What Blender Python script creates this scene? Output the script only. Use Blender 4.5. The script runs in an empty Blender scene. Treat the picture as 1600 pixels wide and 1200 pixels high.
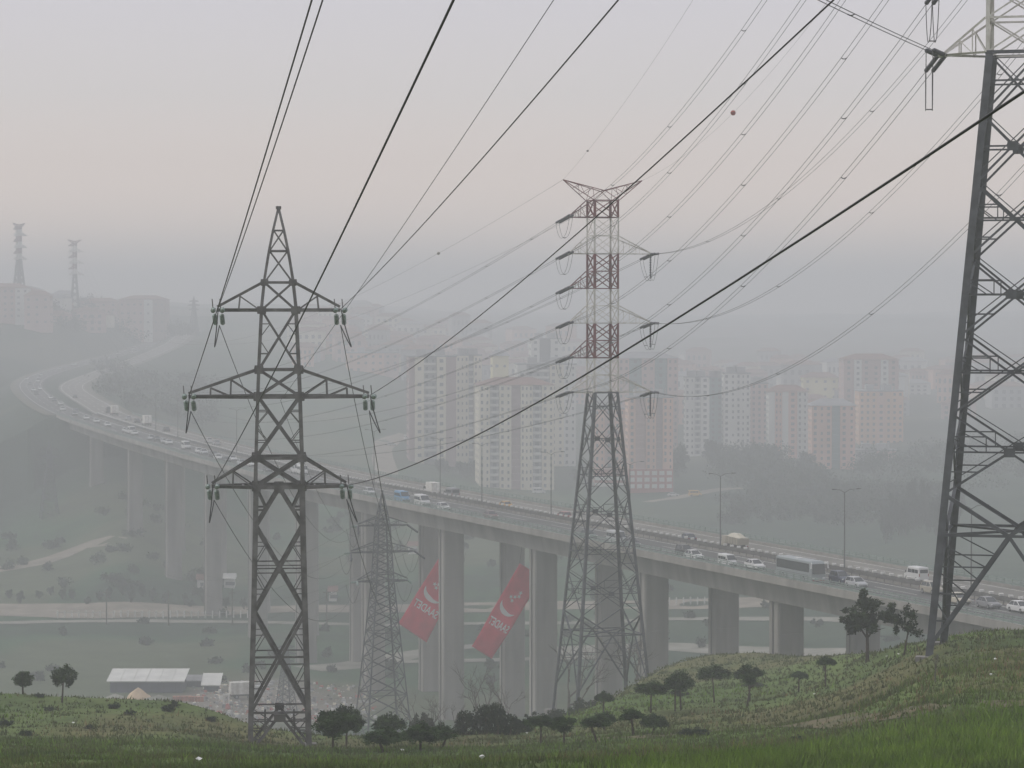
import bpy, math, random
import numpy as np
from mathutils import Vector, Matrix

# ------------------------------------------------------------------ camera, sky, sun, exposure
random.seed(7)
rng = np.random.default_rng(11)
scn = bpy.context.scene
F_PX, CX, CY, HOR = 4444.4, 800.0, 600.0, 480.0        # focal length in photo pixels, centre, horizon row
PITCH = math.atan((CY - HOR) / F_PX)
cam_d = bpy.data.cameras.new('camera'); cam = bpy.data.objects.new('camera', cam_d)
scn.collection.objects.link(cam); scn.camera = cam
cam_d.sensor_width = 36.0; cam_d.lens = 36.0 * F_PX / 1600.0
cam_d.clip_start = 0.5; cam_d.clip_end = 30000
cam.location = (0, 0, 0); cam.rotation_euler = (math.pi / 2 - PITCH, 0, 0)

SUN_EL, SUN_AZ = math.radians(38), math.radians(-68)    # azimuth from +Y, negative = left
w = bpy.data.worlds.new('World'); scn.world = w; w.use_nodes = True
nt = w.node_tree; nt.nodes.clear()
out = nt.nodes.new('ShaderNodeOutputWorld'); bg = nt.nodes.new('ShaderNodeBackground')
sky = nt.nodes.new('ShaderNodeTexSky'); sky.sky_type = 'NISHITA'; sky.sun_disc = False
sky.sun_elevation = SUN_EL; sky.sun_rotation = SUN_AZ; sky.dust_density = 6.0; sky.air_density = 1.6
hsv = nt.nodes.new('ShaderNodeHueSaturation'); hsv.inputs['Saturation'].default_value = 0.25
hsv.inputs['Value'].default_value = 0.5
geo = nt.nodes.new('ShaderNodeTexCoord'); sep = nt.nodes.new('ShaderNodeSeparateXYZ')
ramp = nt.nodes.new('ShaderNodeValToRGB')
els = ramp.color_ramp.elements
SKY_STOPS = [(0.0, (1.44, 1.16, 0.99)), (0.028, (1.36, 1.09, 0.93)), (0.050, (1.04, 0.88, 0.80)),
             (0.074, (0.87, 0.81, 0.80)), (0.105, (0.80, 0.77, 0.825)), (0.40, (0.79, 0.785, 0.86)), (1.0, (0.79, 0.785, 0.86))]
while len(els) < len(SKY_STOPS): els.new(0.5)
for e, (p, c) in zip(els, SKY_STOPS): e.position = p; e.color = (*c, 1)
mul = nt.nodes.new('ShaderNodeMix'); mul.data_type = 'RGBA'; mul.blend_type = 'MULTIPLY'; mul.inputs[0].default_value = 1.0
mul.inputs[7].default_value = (10, 10, 10, 1)
mx = nt.nodes.new('ShaderNodeMix'); mx.data_type = 'RGBA'; mx.inputs[0].default_value = 0.88
nt.links.new(geo.outputs['Generated'], sep.inputs[0]); nt.links.new(sep.outputs['Z'], ramp.inputs[0])
nt.links.new(ramp.outputs[0], mul.inputs[6]); nt.links.new(sky.outputs[0], hsv.inputs['Color'])
nt.links.new(hsv.outputs[0], mx.inputs[6]); nt.links.new(mul.outputs[2], mx.inputs[7])
nt.links.new(mx.outputs[2], bg.inputs[0]); bg.inputs[1].default_value = 0.1
nt.links.new(bg.outputs[0], out.inputs[0])

sd = bpy.data.lights.new('sun', 'SUN'); sd.energy = 1.4; sd.angle = math.radians(18); sd.color = (1.0, 0.95, 0.88)
so = bpy.data.objects.new('sun', sd); scn.collection.objects.link(so)
sdir = Vector((math.sin(SUN_AZ) * math.cos(SUN_EL), math.cos(SUN_AZ) * math.cos(SUN_EL), math.sin(SUN_EL)))
so.rotation_euler = sdir.to_track_quat('Z', 'Y').to_euler(); so.location = (0, 0, 60)
scn.view_settings.view_transform = 'Standard'; scn.view_settings.look = 'None'
scn.view_settings.exposure = 0.0; scn.view_settings.gamma = 1.0; scn.view_settings.use_curve_mapping = False
cy = scn.cycles
cy.volume_bounces = 3; cy.max_bounces = 8; cy.diffuse_bounces = 2; cy.glossy_bounces = 2; cy.transparent_max_bounces = 8
cy.use_denoising = True
try: cy.denoiser = 'OPENIMAGEDENOISE'; cy.denoising_input_passes = 'RGB_ALBEDO_NORMAL'
except Exception: pass

# ------------------------------------------------------------------ helpers
COL = scn.collection
SP, CP = math.sin(PITCH), math.cos(PITCH)
def ray(px, py):
    dx, dy = (px - CX) / F_PX, (CY - py) / F_PX
    v = Vector((dx, CP + dy * SP, -SP + dy * CP)); return v / v.y
def at(px, py, Y): return ray(px, py) * Y
def proj(p):
    fw = p[1] * CP - p[2] * SP; up = p[1] * SP + p[2] * CP
    return CX + F_PX * p[0] / fw, CY - F_PX * up / fw
def tag(o, label=None, cat=None, group=None, kind=None):
    if label: o['label'] = label
    if cat: o['category'] = cat
    if group: o['group'] = group
    if kind: o['kind'] = kind
    return o
def empty(name, loc=(0, 0, 0), rz=0.0, label=None, cat=None, group=None):
    o = bpy.data.objects.new(name, None); COL.objects.link(o)
    o.empty_display_size = 0.5; o.location = loc; o.rotation_euler = (0, 0, rz)
    return tag(o, label, cat, group)
def link_mesh(name, me, parent=None, loc=None):
    o = bpy.data.objects.new(name, me); COL.objects.link(o)
    if parent: o.parent = parent
    if loc is not None: o.location = loc
    return o
KIDS = {}
def copy_tree(o, parent=None):
    c = o.copy(); COL.objects.link(c)
    if parent: c.parent = parent
    for ch in list(o.children): copy_tree(ch, c)
    return c
def np_mesh(name, verts, faces, mats, smooth=False):
    """verts (N,3), faces (M,3) or (M,4) numpy"""
    me = bpy.data.meshes.new(name)
    verts = np.asarray(verts, np.float32); faces = np.asarray(faces, np.int32); k = faces.shape[1]
    me.vertices.add(len(verts)); me.vertices.foreach_set('co', verts.ravel())
    me.loops.add(faces.size); me.loops.foreach_set('vertex_index', faces.ravel())
    me.polygons.add(len(faces)); me.polygons.foreach_set('loop_start', np.arange(0, faces.size, k, dtype=np.int32))
    me.polygons.foreach_set('loop_total', np.full(len(faces), k, np.int32))
    if smooth: me.polygons.foreach_set('use_smooth', np.ones(len(faces), bool))
    me.update(calc_edges=True); me.validate()
    for m in (mats if isinstance(mats, (list, tuple)) else [mats]): me.materials.append(m)
    return me
class MB:
    def __init__(s): s.v = []; s.f = []
    def add(s, vs, fs):
        n = len(s.v); s.v.extend([tuple(p) for p in vs]); s.f.extend([tuple(i + n for i in f) for f in fs]); return s
    def hexa(s, a, b):     # two quads (bottom ring a, top ring b), counter-clockwise seen from above
        return s.add(list(a) + list(b), [(3, 2, 1, 0), (4, 5, 6, 7), (0, 1, 5, 4), (1, 2, 6, 5), (2, 3, 7, 6), (3, 0, 4, 7)])
    def box(s, x0, x1, y0, y1, z0, z1):
        return s.hexa([(x0, y0, z0), (x1, y0, z0), (x1, y1, z0), (x0, y1, z0)], [(x0, y0, z1), (x1, y0, z1), (x1, y1, z1), (x0, y1, z1)])
    def frame(s, d):
        d = d.normalized(); r = Vector((0, 0, 1)) if abs(d.z) < 0.9 else Vector((0, 1, 0))
        a = d.cross(r).normalized(); return a, a.cross(d).normalized()
    def angle(s, p, q, w, flip=1, t=0.16, out=None):          # steel angle (L section) from p to q
        p, q = Vector(p), Vector(q); d = q - p
        if d.length < 1e-4: return s
        a, b = s.frame(d)
        if out is not None:
            o_ = Vector(out); o_ = o_ - d.normalized() * o_.dot(d.normalized())
            if o_.length > 1e-3: b = o_.normalized(); a = b.cross(d.normalized())
        a = a * flip; h = w / 2; k = w * t
        sec = [a * -h + b * h, a * h + b * h, a * h + b * (h - k), a * (-h + k) + b * (h - k), a * (-h + k) + b * -h, a * -h + b * -h]
        n = len(sec); vs = [p + c for c in sec] + [q + c for c in sec]
        fs = [(i, (i + 1) % n, n + (i + 1) % n, n + i) for i in range(n)] + [(0, 3, 2, 1), (0, 5, 4, 3), (n, n + 1, n + 2, n + 3), (n, n + 3, n + 4, n + 5)]
        return s.add(vs, fs)
    def tube(s, pts, r, n=5, caps=True):
        pts = [Vector(p) for p in pts]; rs = r if isinstance(r, (list, tuple)) else [r] * len(pts)
        vs, fs = [], []; a = None
        for i, p in enumerate(pts):
            d = (pts[min(i + 1, len(pts) - 1)] - pts[max(i - 1, 0)]).normalized()
            if a is None: a, _ = s.frame(d)
            a = (a - d * a.dot(d)).normalized(); b = d.cross(a)
            for k in range(n):
                t = 2 * math.pi * k / n; vs.append(p + (a * math.cos(t) + b * math.sin(t)) * rs[i])
        for i in range(len(pts) - 1):
            for k in range(n):
                k2 = (k + 1) % n; fs.append((i * n + k, i * n + k2, (i + 1) * n + k2, (i + 1) * n + k))
        if caps: fs.append(tuple(range(n - 1, -1, -1))); fs.append(tuple((len(pts) - 1) * n + k for k in range(n)))
        return s.add(vs, fs)
    def mesh(s, name, mat, smooth=False):
        me = bpy.data.meshes.new(name); me.from_pydata(s.v, [], s.f); me.update()
        for m in (mat if isinstance(mat, (list, tuple)) else [mat]): me.materials.append(m)
        if smooth: me.polygons.foreach_set('use_smooth', np.ones(len(me.polygons), bool))
        return me
    def build(s, name, mat, parent=None, smooth=False, loc=None):
        return link_mesh(name, s.mesh(name, mat, smooth), parent, loc)

# ------------------------------------------------------------------ materials
def mat(name, col, rough=0.8, var=0.0, scale=1.0, metal=0.0, bump=0.0, spec=0.3, col2=None, coord='Object', stretch=(1, 1, 1), detail=5.0, lo=0.35, hi=0.65):
    m = bpy.data.materials.new(name); m.use_nodes = True; n = m.node_tree; b = n.nodes['Principled BSDF']
    b.inputs['Base Color'].default_value = (*col, 1); b.inputs['Roughness'].default_value = rough
    b.inputs['Metallic'].default_value = metal; b.inputs['Specular IOR Level'].default_value = spec
    if var or col2 or bump:
        tc = n.nodes.new('ShaderNodeTexCoord'); mp = n.nodes.new('ShaderNodeMapping'); mp.inputs['Scale'].default_value = stretch
        if coord == 'World':
            g = n.nodes.new('ShaderNodeNewGeometry'); n.links.new(g.outputs['Position'], mp.inputs[0])
        else: n.links.new(tc.outputs[coord], mp.inputs[0])
        t = n.nodes.new('ShaderNodeTexNoise'); t.inputs['Scale'].default_value = scale; t.inputs['Detail'].default_value = detail
        n.links.new(mp.outputs[0], t.inputs['Vector'])
        r = n.nodes.new('ShaderNodeValToRGB'); r.color_ramp.elements[0].position = lo; r.color_ramp.elements[1].position = hi
        c2 = col2 or tuple(c * (1 - var) for c in col); c1 = col if col2 else tuple(min(1, c * (1 + var)) for c in col)
        r.color_ramp.elements[0].color = (*c2, 1); r.color_ramp.elements[1].color = (*c1, 1)
        n.links.new(t.outputs['Fac'], r.inputs[0]); n.links.new(r.outputs[0], b.inputs['Base Color'])
        if bump:
            bp = n.nodes.new('ShaderNodeBump'); bp.inputs['Strength'].default_value = bump; bp.inputs['Distance'].default_value = 0.05
            n.links.new(t.outputs['Fac'], bp.inputs['Height']); n.links.new(bp.outputs[0], b.inputs['Normal'])
    return m
M = {}
M['steel'] = mat('galvanised_steel', (0.180, 0.174, 0.172), 0.6, scale=1.6, metal=0.25, col2=(0.085, 0.078, 0.078))
M['steel_mid'] = mat('grey_steel', (0.110, 0.116, 0.130), 0.65, scale=1.3, metal=0.2, col2=(0.062, 0.065, 0.074))
M['white_paint'] = mat('weathered_white_paint', (0.80, 0.79, 0.75), 0.6, scale=1.2, col2=(0.60, 0.58, 0.53))
M['red_paint'] = mat('faded_red_paint', (0.17, 0.016, 0.020), 0.6, scale=1.2, col2=(0.11, 0.014, 0.018))
M['wire'] = mat('conductor_wire', (0.035, 0.035, 0.040), 0.55, 0.1, 4.0, metal=0.4)
M['wire_far'] = mat('aluminium_wire', (0.07, 0.07, 0.075), 0.55, 0.1, 4.0, metal=0.3)
M['glass_ins'] = mat('green_glass_insulator', (0.30, 0.38, 0.35), 0.25, scale=6.0, col2=(0.17, 0.23, 0.21), spec=0.6)
M['dark_ins'] = mat('dark_porcelain', (0.030, 0.032, 0.045), 0.35, 0.2, 5.0, spec=0.5)
M['concrete'] = mat('weathered_concrete', (0.33, 0.31, 0.285), 0.9, scale=0.25, col2=(0.22, 0.205, 0.19), coord='World', stretch=(1, 1, 0.25), bump=0.1)
M['concrete_dark'] = mat('stained_concrete', (0.25, 0.235, 0.22), 0.9, scale=0.3, col2=(0.16, 0.15, 0.145), coord='World', stretch=(1, 1, 0.3))
M['asphalt'] = mat('worn_asphalt', (0.105, 0.105, 0.102), 0.9, scale=0.12, col2=(0.075, 0.074, 0.073), coord='World')
M['asphalt_pale'] = mat('dusty_asphalt', (0.20, 0.19, 0.17), 0.92, scale=0.1, col2=(0.14, 0.133, 0.12), coord='World')
M['line'] = mat('road_paint', (0.70, 0.69, 0.66), 0.7, 0.12, 1.0)
M['rail'] = mat('guardrail_zinc', (0.11, 0.105, 0.10), 0.6, 0.15, 0.8, metal=0.2)
M['railing'] = mat('painted_railing', (0.20, 0.25, 0.23), 0.6, 0.15, 0.8)
M['reflector'] = mat('white_blocks', (0.62, 0.61, 0.58), 0.7, 0.15, 0.7)
M['dirt'] = mat('dry_dirt', (0.30, 0.26, 0.21), 0.95, scale=0.15, col2=(0.19, 0.165, 0.13), coord='World')
M['dirt_white'] = mat('pale_gravel', (0.29, 0.28, 0.24), 0.95, scale=0.2, col2=(0.19, 0.185, 0.15), coord='World')
M['path_soil'] = mat('trodden_soil', (0.150, 0.118, 0.066), 0.95, scale=0.8, col2=(0.085, 0.090, 0.042), coord='World')
M['trunk'] = mat('pine_bark', (0.075, 0.055, 0.042), 0.95, 0.3, 6.0)
M['bare'] = mat('bare_branches', (0.12, 0.105, 0.095), 0.95, 0.25, 5.0)
M['dirt_dark'] = mat('verge_soil', (0.13, 0.12, 0.09), 0.95, scale=0.15, col2=(0.08, 0.08, 0.055), coord='World')
M['pine'] = mat('pine_needles', (0.056, 0.100, 0.030), 0.85, scale=3.2, col2=(0.016, 0.028, 0.013), spec=0.15)
M['pine_b'] = mat('dark_pine_needles', (0.042, 0.070, 0.026), 0.85, scale=3.2, col2=(0.013, 0.022, 0.012), spec=0.15)
M['bush'] = mat('scrub_leaves', (0.045, 0.062, 0.030), 0.85, scale=2.6, col2=(0.020, 0.030, 0.018), spec=0.15)
M['bush_grey'] = mat('grey_scrub', (0.085, 0.088, 0.072), 0.9, scale=2.6, col2=(0.05, 0.052, 0.045), spec=0.1)
M['blossom'] = mat('pale_blossom', (0.55, 0.53, 0.44), 0.9, scale=2.5, col2=(0.22, 0.21, 0.15), spec=0.1)
M['far_leaf'] = mat('far_foliage', (0.035, 0.052, 0.028), 0.9, scale=0.25, col2=(0.018, 0.028, 0.018), coord='World', spec=0.1)
M['litter'] = mat('plastic_scraps', (0.75, 0.75, 0.73), 0.6, 0.1, 8.0)

def add_streaks(m, amt=0.35):
    n = m.node_tree; b = n.nodes['Principled BSDF']; src = b.inputs['Base Color'].links[0].from_socket
    g = n.nodes.new('ShaderNodeNewGeometry'); mp = n.nodes.new('ShaderNodeMapping'); mp.inputs['Scale'].default_value = (0.9, 0.9, 0.035); n.links.new(g.outputs['Position'], mp.inputs[0])
    t = n.nodes.new('ShaderNodeTexNoise'); t.inputs['Scale'].default_value = 1.0; t.inputs['Detail'].default_value = 5; n.links.new(mp.outputs[0], t.inputs['Vector'])
    r = n.nodes.new('ShaderNodeValToRGB'); r.color_ramp.elements[0].position = 0.40; r.color_ramp.elements[0].color = (1 - amt, 1 - amt * 1.05, 1 - amt * 1.1, 1); r.color_ramp.elements[1].position = 0.58
    n.links.new(t.outputs['Fac'], r.inputs[0]); x = n.nodes.new('ShaderNodeMix'); x.data_type = 'RGBA'; x.blend_type = 'MULTIPLY'; x.inputs[0].default_value = 1.0
    n.links.new(src, x.inputs[6]); n.links.new(r.outputs[0], x.inputs[7]); n.links.new(x.outputs[2], b.inputs['Base Color'])
add_streaks(M['concrete'], 0.08); add_streaks(M['white_paint'], 0.2)
# ------------------------------------------------------------------ value noise
_tab = rng.random((256, 256))
def vnoise(x, y):
    x = np.asarray(x, float); y = np.asarray(y, float)
    xi = np.floor(x).astype(int); yi = np.floor(y).astype(int); fx = x - xi; fy = y - yi
    fx = fx * fx * (3 - 2 * fx); fy = fy * fy * (3 - 2 * fy)
    g = lambda a, b: _tab[a & 255, b & 255]
    return (g(xi, yi) * (1 - fx) + g(xi + 1, yi) * fx) * (1 - fy) + (g(xi, yi + 1) * (1 - fx) + g(xi + 1, yi + 1) * fx) * fy
def fbm(x, y, o=4):
    s = 0; a = 0.5
    for k in range(o): s = s + a * (vnoise(x * 2 ** k + 17.3 * k, y * 2 ** k + 5.1 * k) - 0.5); a *= 0.5
    return s
def sstep(a, b, x): t = np.clip((x - a) / (b - a), 0, 1); return t * t * (3 - 2 * t)

# ------------------------------------------------------------------ highway centre lines (near carriageway / far carriageway)
def catmull(P, step=6.0):
    P = np.array(P, float); out_ = []
    for i in range(len(P) - 1):
        p0 = P[max(i - 1, 0)]; p1 = P[i]; p2 = P[i + 1]; p3 = P[min(i + 2, len(P) - 1)]
        n = max(2, int(np.linalg.norm(p2 - p1) / step))
        for t in np.linspace(0, 1, n, endpoint=False):
            out_.append(0.5 * ((2 * p1) + (-p0 + p2) * t + (2 * p0 - 5 * p1 + 4 * p2 - p3) * t * t + (-p0 + 3 * p1 - 3 * p2 + p3) * t ** 3))
    out_.append(P[-1]); return np.array(out_)
def fitx(i): return (705 + 74.9 * i) / (1 - 0.0814 * i)
def fitY(i): return 556 * (1 - 0.0814 * i)
def XYZ(px, Y, z): return ((px - CX) / F_PX * Y, Y, z)
RZ = -39.2
near_ctrl = [XYZ(a, b, c) for a, b, c in [(272, 2250, -18), (255, 2020, -22.5), (225, 1880, -26), (190, 1770, -29), (145, 1670, -31.5), (100, 1560, -33.5),
             (65, 1450, -34.8), (48, 1340, -35.5), (50, 1240, -36), (68, 1120, -36.6), (100, 1010, -37.0), (150, 925, -37.6), (210, 850, -38.2), (270, 797, -38.8), (332, 743, -39.1), (402, 694, RZ)]]
PIER_N = [np.array(XYZ(x, y, 0)[:2]) for x, y in [(150, 925), (210, 850), (270, 797), (332, 743), (402, 694)]]
for i in range(-2, 8):
    near_ctrl.append(XYZ(fitx(i), fitY(i), RZ)); PIER_N.append(np.array(XYZ(fitx(i), fitY(i), 0)[:2]))
near_ctrl.append((near_ctrl[-1][0] + 120, near_ctrl[-1][1] - 330, RZ - 1))
NC = catmull(near_ctrl)
def normals(L):
    d = np.gradient(L[:, :2], axis=0); d /= np.linalg.norm(d, axis=1)[:, None]; return np.stack([-d[:, 1], d[:, 0]], 1)
NN = normals(NC)
SEP = 12.8
i_div = int(np.argmin(np.hypot(*(NC[:, :2] - PIER_N[1]).T)))      # carriageways part company here
i_abut = int(np.argmin(np.hypot(NC[:, 0] - XYZ(118, 980, 0)[0], NC[:, 1] - 980)))   # left abutment
far_head = [XYZ(a, b, c) for a, b, c in [(298, 2260, -18), (285, 1960, -20), (270, 1830, -23.5), (245, 1739, -27), (200, 1609, -31.5), (155, 1467, -34), (122, 1341, -35), (112, 1252, -35.5), (125, 1159, -36), (150, 1067, -36.7), (182, 975, -37.4)]]
tail = NC[i_div:]; tn = NN[i_div:]
far_ctrl = np.concatenate([np.array(far_head), np.column_stack([tail[::6, :2] + tn[::6] * SEP, tail[::6, 2]])])
FC = catmull(far_ctrl); FN = normals(FC)
i_abut_f = int(np.argmin(np.hypot(FC[:, 0] - XYZ(178, 985, 0)[0], FC[:, 1] - 985)))

# ------------------------------------------------------------------ terrain height
sx = [-200, 0, 100, 200, 280, 340, 400, 470, 560, 640, 700, 800, 860, 920, 960, 1000, 1050, 1100, 1160, 1250, 1320, 1400, 1450, 1520, 1600, 1900]
sy = [1080, 1086, 1091, 1095, 1098, 1116, 1138, 1150, 1155, 1150, 1147, 1143, 1132, 1108, 1082, 1056, 1036, 1026, 1021, 1022, 1018, 1006, 997, 988, 985, 980]
sc_ = [190, 190, 190, 190, 190, 187, 185, 185, 182, 186, 190, 190, 205, 225, 250, 275, 295, 305, 305, 285, 250, 218, 198, 190, 190, 190]
sp_ = [.6, .6, .6, .6, .6, .6, .6, .6, .65, .7, .75, .8, .85, .9, .95, 1.0, 1.0, 1.0, 1.1, 1.2, 1.3, 1.45, 1.6, 1.6, 1.6, 1.6]
far_prof = {
    -200: [(480, -76), (740, -78), (850, -70), (1000, -54), (1150, -40), (1350, -34), (1500, -28), (1700, -18), (1900, -8), (2200, 4), (2600, 16), (3400, 8), (6000, 0)],
    0: [(480, -77), (620, -80), (740, -80), (900, -72), (1080, -56), (1230, -42), (1350, -36.5), (1480, -34), (1600, -24), (1740, -9), (1850, 1), (2000, 4), (2600, 10), (3400, 6), (6000, -5)],
    130: [(480, -77), (620, -80), (740, -80), (860, -72), (960, -50), (1030, -40), (1150, -37), (1350, -36.5), (1560, -35), (1680, -31.5), (1760, -20), (1850, -2), (2000, 3), (2200, 4), (2600, 6), (3400, 4), (6000, -5)],
    200: [(480, -77), (620, -80), (740, -80), (820, -69), (920, -55), (1040, -41), (1200, -37), (1450, -34), (1620, -33), (1790, -29), (1900, -20), (2000, -6), (2150, -2), (2350, -2), (2800, 2), (3500, 0), (6000, -5)],
    300: [(480, -78), (620, -80), (740, -80), (830, -77), (960, -62), (1110, -49), (1300, -38), (1500, -31), (1750, -22), (2000, -17), (2300, -11), (2700, -6), (3500, 0), (6000, -5)],
    400: [(480, -79), (620, -80), (760, -80), (930, -77), (1100, -66), (1300, -50), (1500, -38), (1800, -26), (2200, -14), (3000, -3), (6000, -5)],
    600: [(480, -79), (620, -81), (760, -81), (900, -80), (1000, -75), (1150, -63), (1400, -49), (1700, -38), (2100, -26), (2600, -11), (3500, -3), (6000, -5)],
    800: [(490, -79), (620, -81), (760, -81), (900, -79), (1050, -74), (1250, -70), (1600, -62), (2200, -41), (3000, -22), (4000, -10), (6000, -8)],
    1100: [(560, -79), (640, -80), (760, -78), (900, -75), (1100, -71), (1350, -68), (1800, -58), (2500, -43), (3500, -22), (5000, -10), (6000, -8)],
    1350: [(480, -66), (640, -76), (800, -75), (1000, -73), (1300, -69), (1700, -60), (2300, -48), (3500, -22), (5000, -10), (6000, -8)],
    1600: [(290, -43), (450, -58), (600, -66), (800, -70), (1000, -68), (1300, -64), (1700, -58), (2300, -44), (3500, -20), (5000, -10), (6000, -8)],
    1900: [(290, -43), (450, -58), (600, -66), (800, -70), (1000, -68), (1300, -64), (1700, -58), (2300, -44), (3500, -20), (5000, -10), (6000, -8)]}
YG = np.geomspace(75, 6500, 520); XG = np.arange(-200, 1901, 20.0)
_fx = sorted(far_prof); _fz = np.array([np.interp(YG, *zip(*far_prof[k])) for k in _fx])
_far0 = np.array([far_prof[k][0][0] for k in _fx])
HT = np.zeros((len(XG), len(YG)))
for i, x in enumerate(XG):
    ys, yc, p = np.interp(x, sx, sy), np.interp(x, sx, sc_), np.interp(x, sx, sp_)
    t = np.clip((yc - YG) / (yc - 75), 0, 1); row = ys + (1206 - ys) * t ** p
    zn = -(row - HOR) / F_PX * YG; zc = -(ys - HOR) / F_PX * yc
    zf = np.array([np.interp(x, _fx, _fz[:, k]) for k in range(len(YG))]); yf = np.interp(x, _fx, _far0)
    zfs = np.interp(yf, YG, zf)
    mid = zc + (zfs - zc) * np.clip((YG - yc) / (yf - yc), 0, 1)
    HT[i] = np.where(YG <= yc, zn, np.where(YG < yf, mid, zf))
def _blur(a, ax, k=(1, 4, 6, 4, 1)):
    k = np.array(k, float) / sum(k); r = len(k) // 2
    p = np.pad(a, [(r, r) if i == ax else (0, 0) for i in range(2)], mode='edge'); o = 0
    for j, c in enumerate(k): o = o + c * np.take(p, np.arange(j, j + a.shape[ax]), axis=ax)
    return o
near_keep = HT.copy()
for _ in range(2): HT = _blur(_blur(HT, 0), 1)
HT[:, 0] = near_keep[:, 0]
_lyg = np.log(YG)
ROADS = [(NC, NN, i_abut), (FC, FN, i_abut_f)]
def road_query(X, Y, L):
    """distance to a centre line and the road height there, numpy"""
    S = L[::3]; d = np.full(X.shape, 1e9); z = np.zeros(X.shape); ii = np.zeros(X.shape, int)
    for a in range(len(S) - 1):
        p, q = S[a], S[a + 1]; v = q[:2] - p[:2]; l2 = v @ v
        t = np.clip(((X - p[0]) * v[0] + (Y - p[1]) * v[1]) / l2, 0, 1)
        dd = np.hypot(X - p[0] - t * v[0], Y - p[1] - t * v[1]); m = dd < d
        d = np.where(m, dd, d); z = np.where(m, p[2] + t * (q[2] - p[2]), z); ii = np.where(m, a * 3, ii)
    return d, z, ii
def hz(X, Y, road=True, noise=True):
    X = np.atleast_1d(np.asarray(X, float)); Y = np.atleast_1d(np.asarray(Y, float))
    sxp = np.clip(CX + F_PX * X / np.maximum(Y, 60), -200, 1899)
    fi = (sxp + 200) / 20; i0 = np.clip(fi.astype(int), 0, len(XG) - 2); fu = fi - i0
    fj = np.clip(np.interp(np.log(np.clip(Y, 75, 6400)), _lyg, np.arange(len(YG))), 0, len(YG) - 1.001); j0 = fj.astype(int); fv = fj - j0
    z = (HT[i0, j0] * (1 - fu) + HT[i0 + 1, j0] * fu) * (1 - fv) + (HT[i0, j0 + 1] * (1 - fu) + HT[i0 + 1, j0 + 1] * fu) * fv
    t = np.clip(Y / 75, 0, 1); foot = -1.7 - np.minimum(0, Y) * 0.10
    foot = np.minimum(foot, 14)
    z = np.where(Y < 75, foot * (1 - t) + z * t, z)
    if noise:
        a = np.interp(Y, [-50, 60, 200, 260, 500, 1000, 2000, 4000], [0.15, 0.25, 0.35, 0.7, 1.0, 2.0, 7.0, 26.0])
        b = np.interp(Y, [0, 200, 600, 1500, 3000], [0.10, 0.10, 0.02, 0.011, 0.006])
        # noise in fixed world scales, mixed by distance
        n1 = fbm(X * 0.11, Y * 0.11, 4); n2 = fbm(X * 0.013 + 9, Y * 0.013 + 4, 4); n3 = fbm(X * 0.004 + 3, Y * 0.004 + 8, 4)
        k2 = sstep(200, 420, Y); k3 = sstep(1300, 2400, Y)
        z = z + (1 - k2) * n1 * 0.9 + k2 * (1 - k3) * n2 * 4.0 + k3 * (n3 * 26 + n2 * 5)
    if road:
        for L, N_, ia in ROADS:
            d, rz, ii = road_query(X, Y, L)
            ground_run = (ii < ia)
            cap = rz - 0.5 - 0.0 + np.maximum(0, d - 9.5) * 0.55
            z = np.minimum(z, np.where(d < 120, cap, 1e9))
            fill = rz - 0.5 - np.maximum(0, d - 9.5) * 0.5
            z = np.where(ground_run & (d < 60), np.maximum(z, fill), z)
    return z
def hzs(x, y): return float(hz(x, y)[0])
_rayY = np.geomspace(60, 4500, 2600)
def ground_px(px, py, ymin=60.0):
    """first point of the terrain met by the sight line through a photo pixel"""
    r = ray(px, py); Ys = _rayY[_rayY >= ymin]
    h = hz(r.x * Ys, Ys); below = np.nonzero(r.z * Ys <= h)[0]
    k = below[0] if len(below) else len(Ys) - 1
    Y = Ys[k]; return Vector((r.x * Y, Y, float(h[k])))

# ------------------------------------------------------------------ ground mesh
us = np.unique(np.concatenate([np.linspace(-3.2, -0.42, 24), np.linspace(-0.42, -0.205, 24), np.linspace(-0.205, 0.205, 300), np.linspace(0.205, 0.42, 24), np.linspace(0.42, 3.2, 24)]))
rows = np.concatenate([np.linspace(-160, 40, 16), np.geomspace(44, 320, 190), np.geomspace(323, 1200, 190), np.geomspace(1210, 5000, 110)])
S_ = np.where(rows > 0, np.sqrt(rows ** 2 + 45 ** 2), 45 + 0.4 * np.abs(rows))
GX = np.clip(us[None, :] * S_[:, None], -5000, 5000); GY = np.repeat(rows[:, None], len(us), 1)
GZ = hz(GX.ravel(), GY.ravel()).reshape(GX.shape)
nr, nc = GX.shape; idx = np.arange(nr * nc).reshape(nr, nc)
quads = np.stack([idx[:-1, :-1], idx[:-1, 1:], idx[1:, 1:], idx[1:, :-1]], -1).reshape(-1, 4)
# base colours by what grows or lies there
PX = CX + F_PX * GX / np.maximum(GY, 60); PYX = HOR - F_PX * GZ / np.maximum(GY, 60)
crest = np.interp(PX, sx, sc_)
col = np.zeros((nr, nc, 3))
def mixc(mask, c):
    global col
    col = col * (1 - mask[..., None]) + np.array(c) * mask[..., None]
n_a = fbm(GX * 0.05, GY * 0.03, 5); n_b = fbm(GX * 0.25 + 3, GY * 0.10, 4); n_c = fbm(GX * 0.012 + 40, GY * 0.012, 4); n_d = fbm(GX * 0.004 + 7, GY * 0.006 + 2, 5)
col[:] = (0.100, 0.140, 0.042)
mixc(sstep(0.04, 0.17, n_a) * 0.65, (0.125, 0.105, 0.050))
mixc(sstep(0.00, 0.16, n_b) * 0.55, (0.062, 0.098, 0.030))
mixc(sstep(0.04, 0.16, -n_a) * 0.6, (0.085, 0.140, 0.035))
valley = sstep(crest * 1.12, crest * 1.5, GY)
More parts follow.
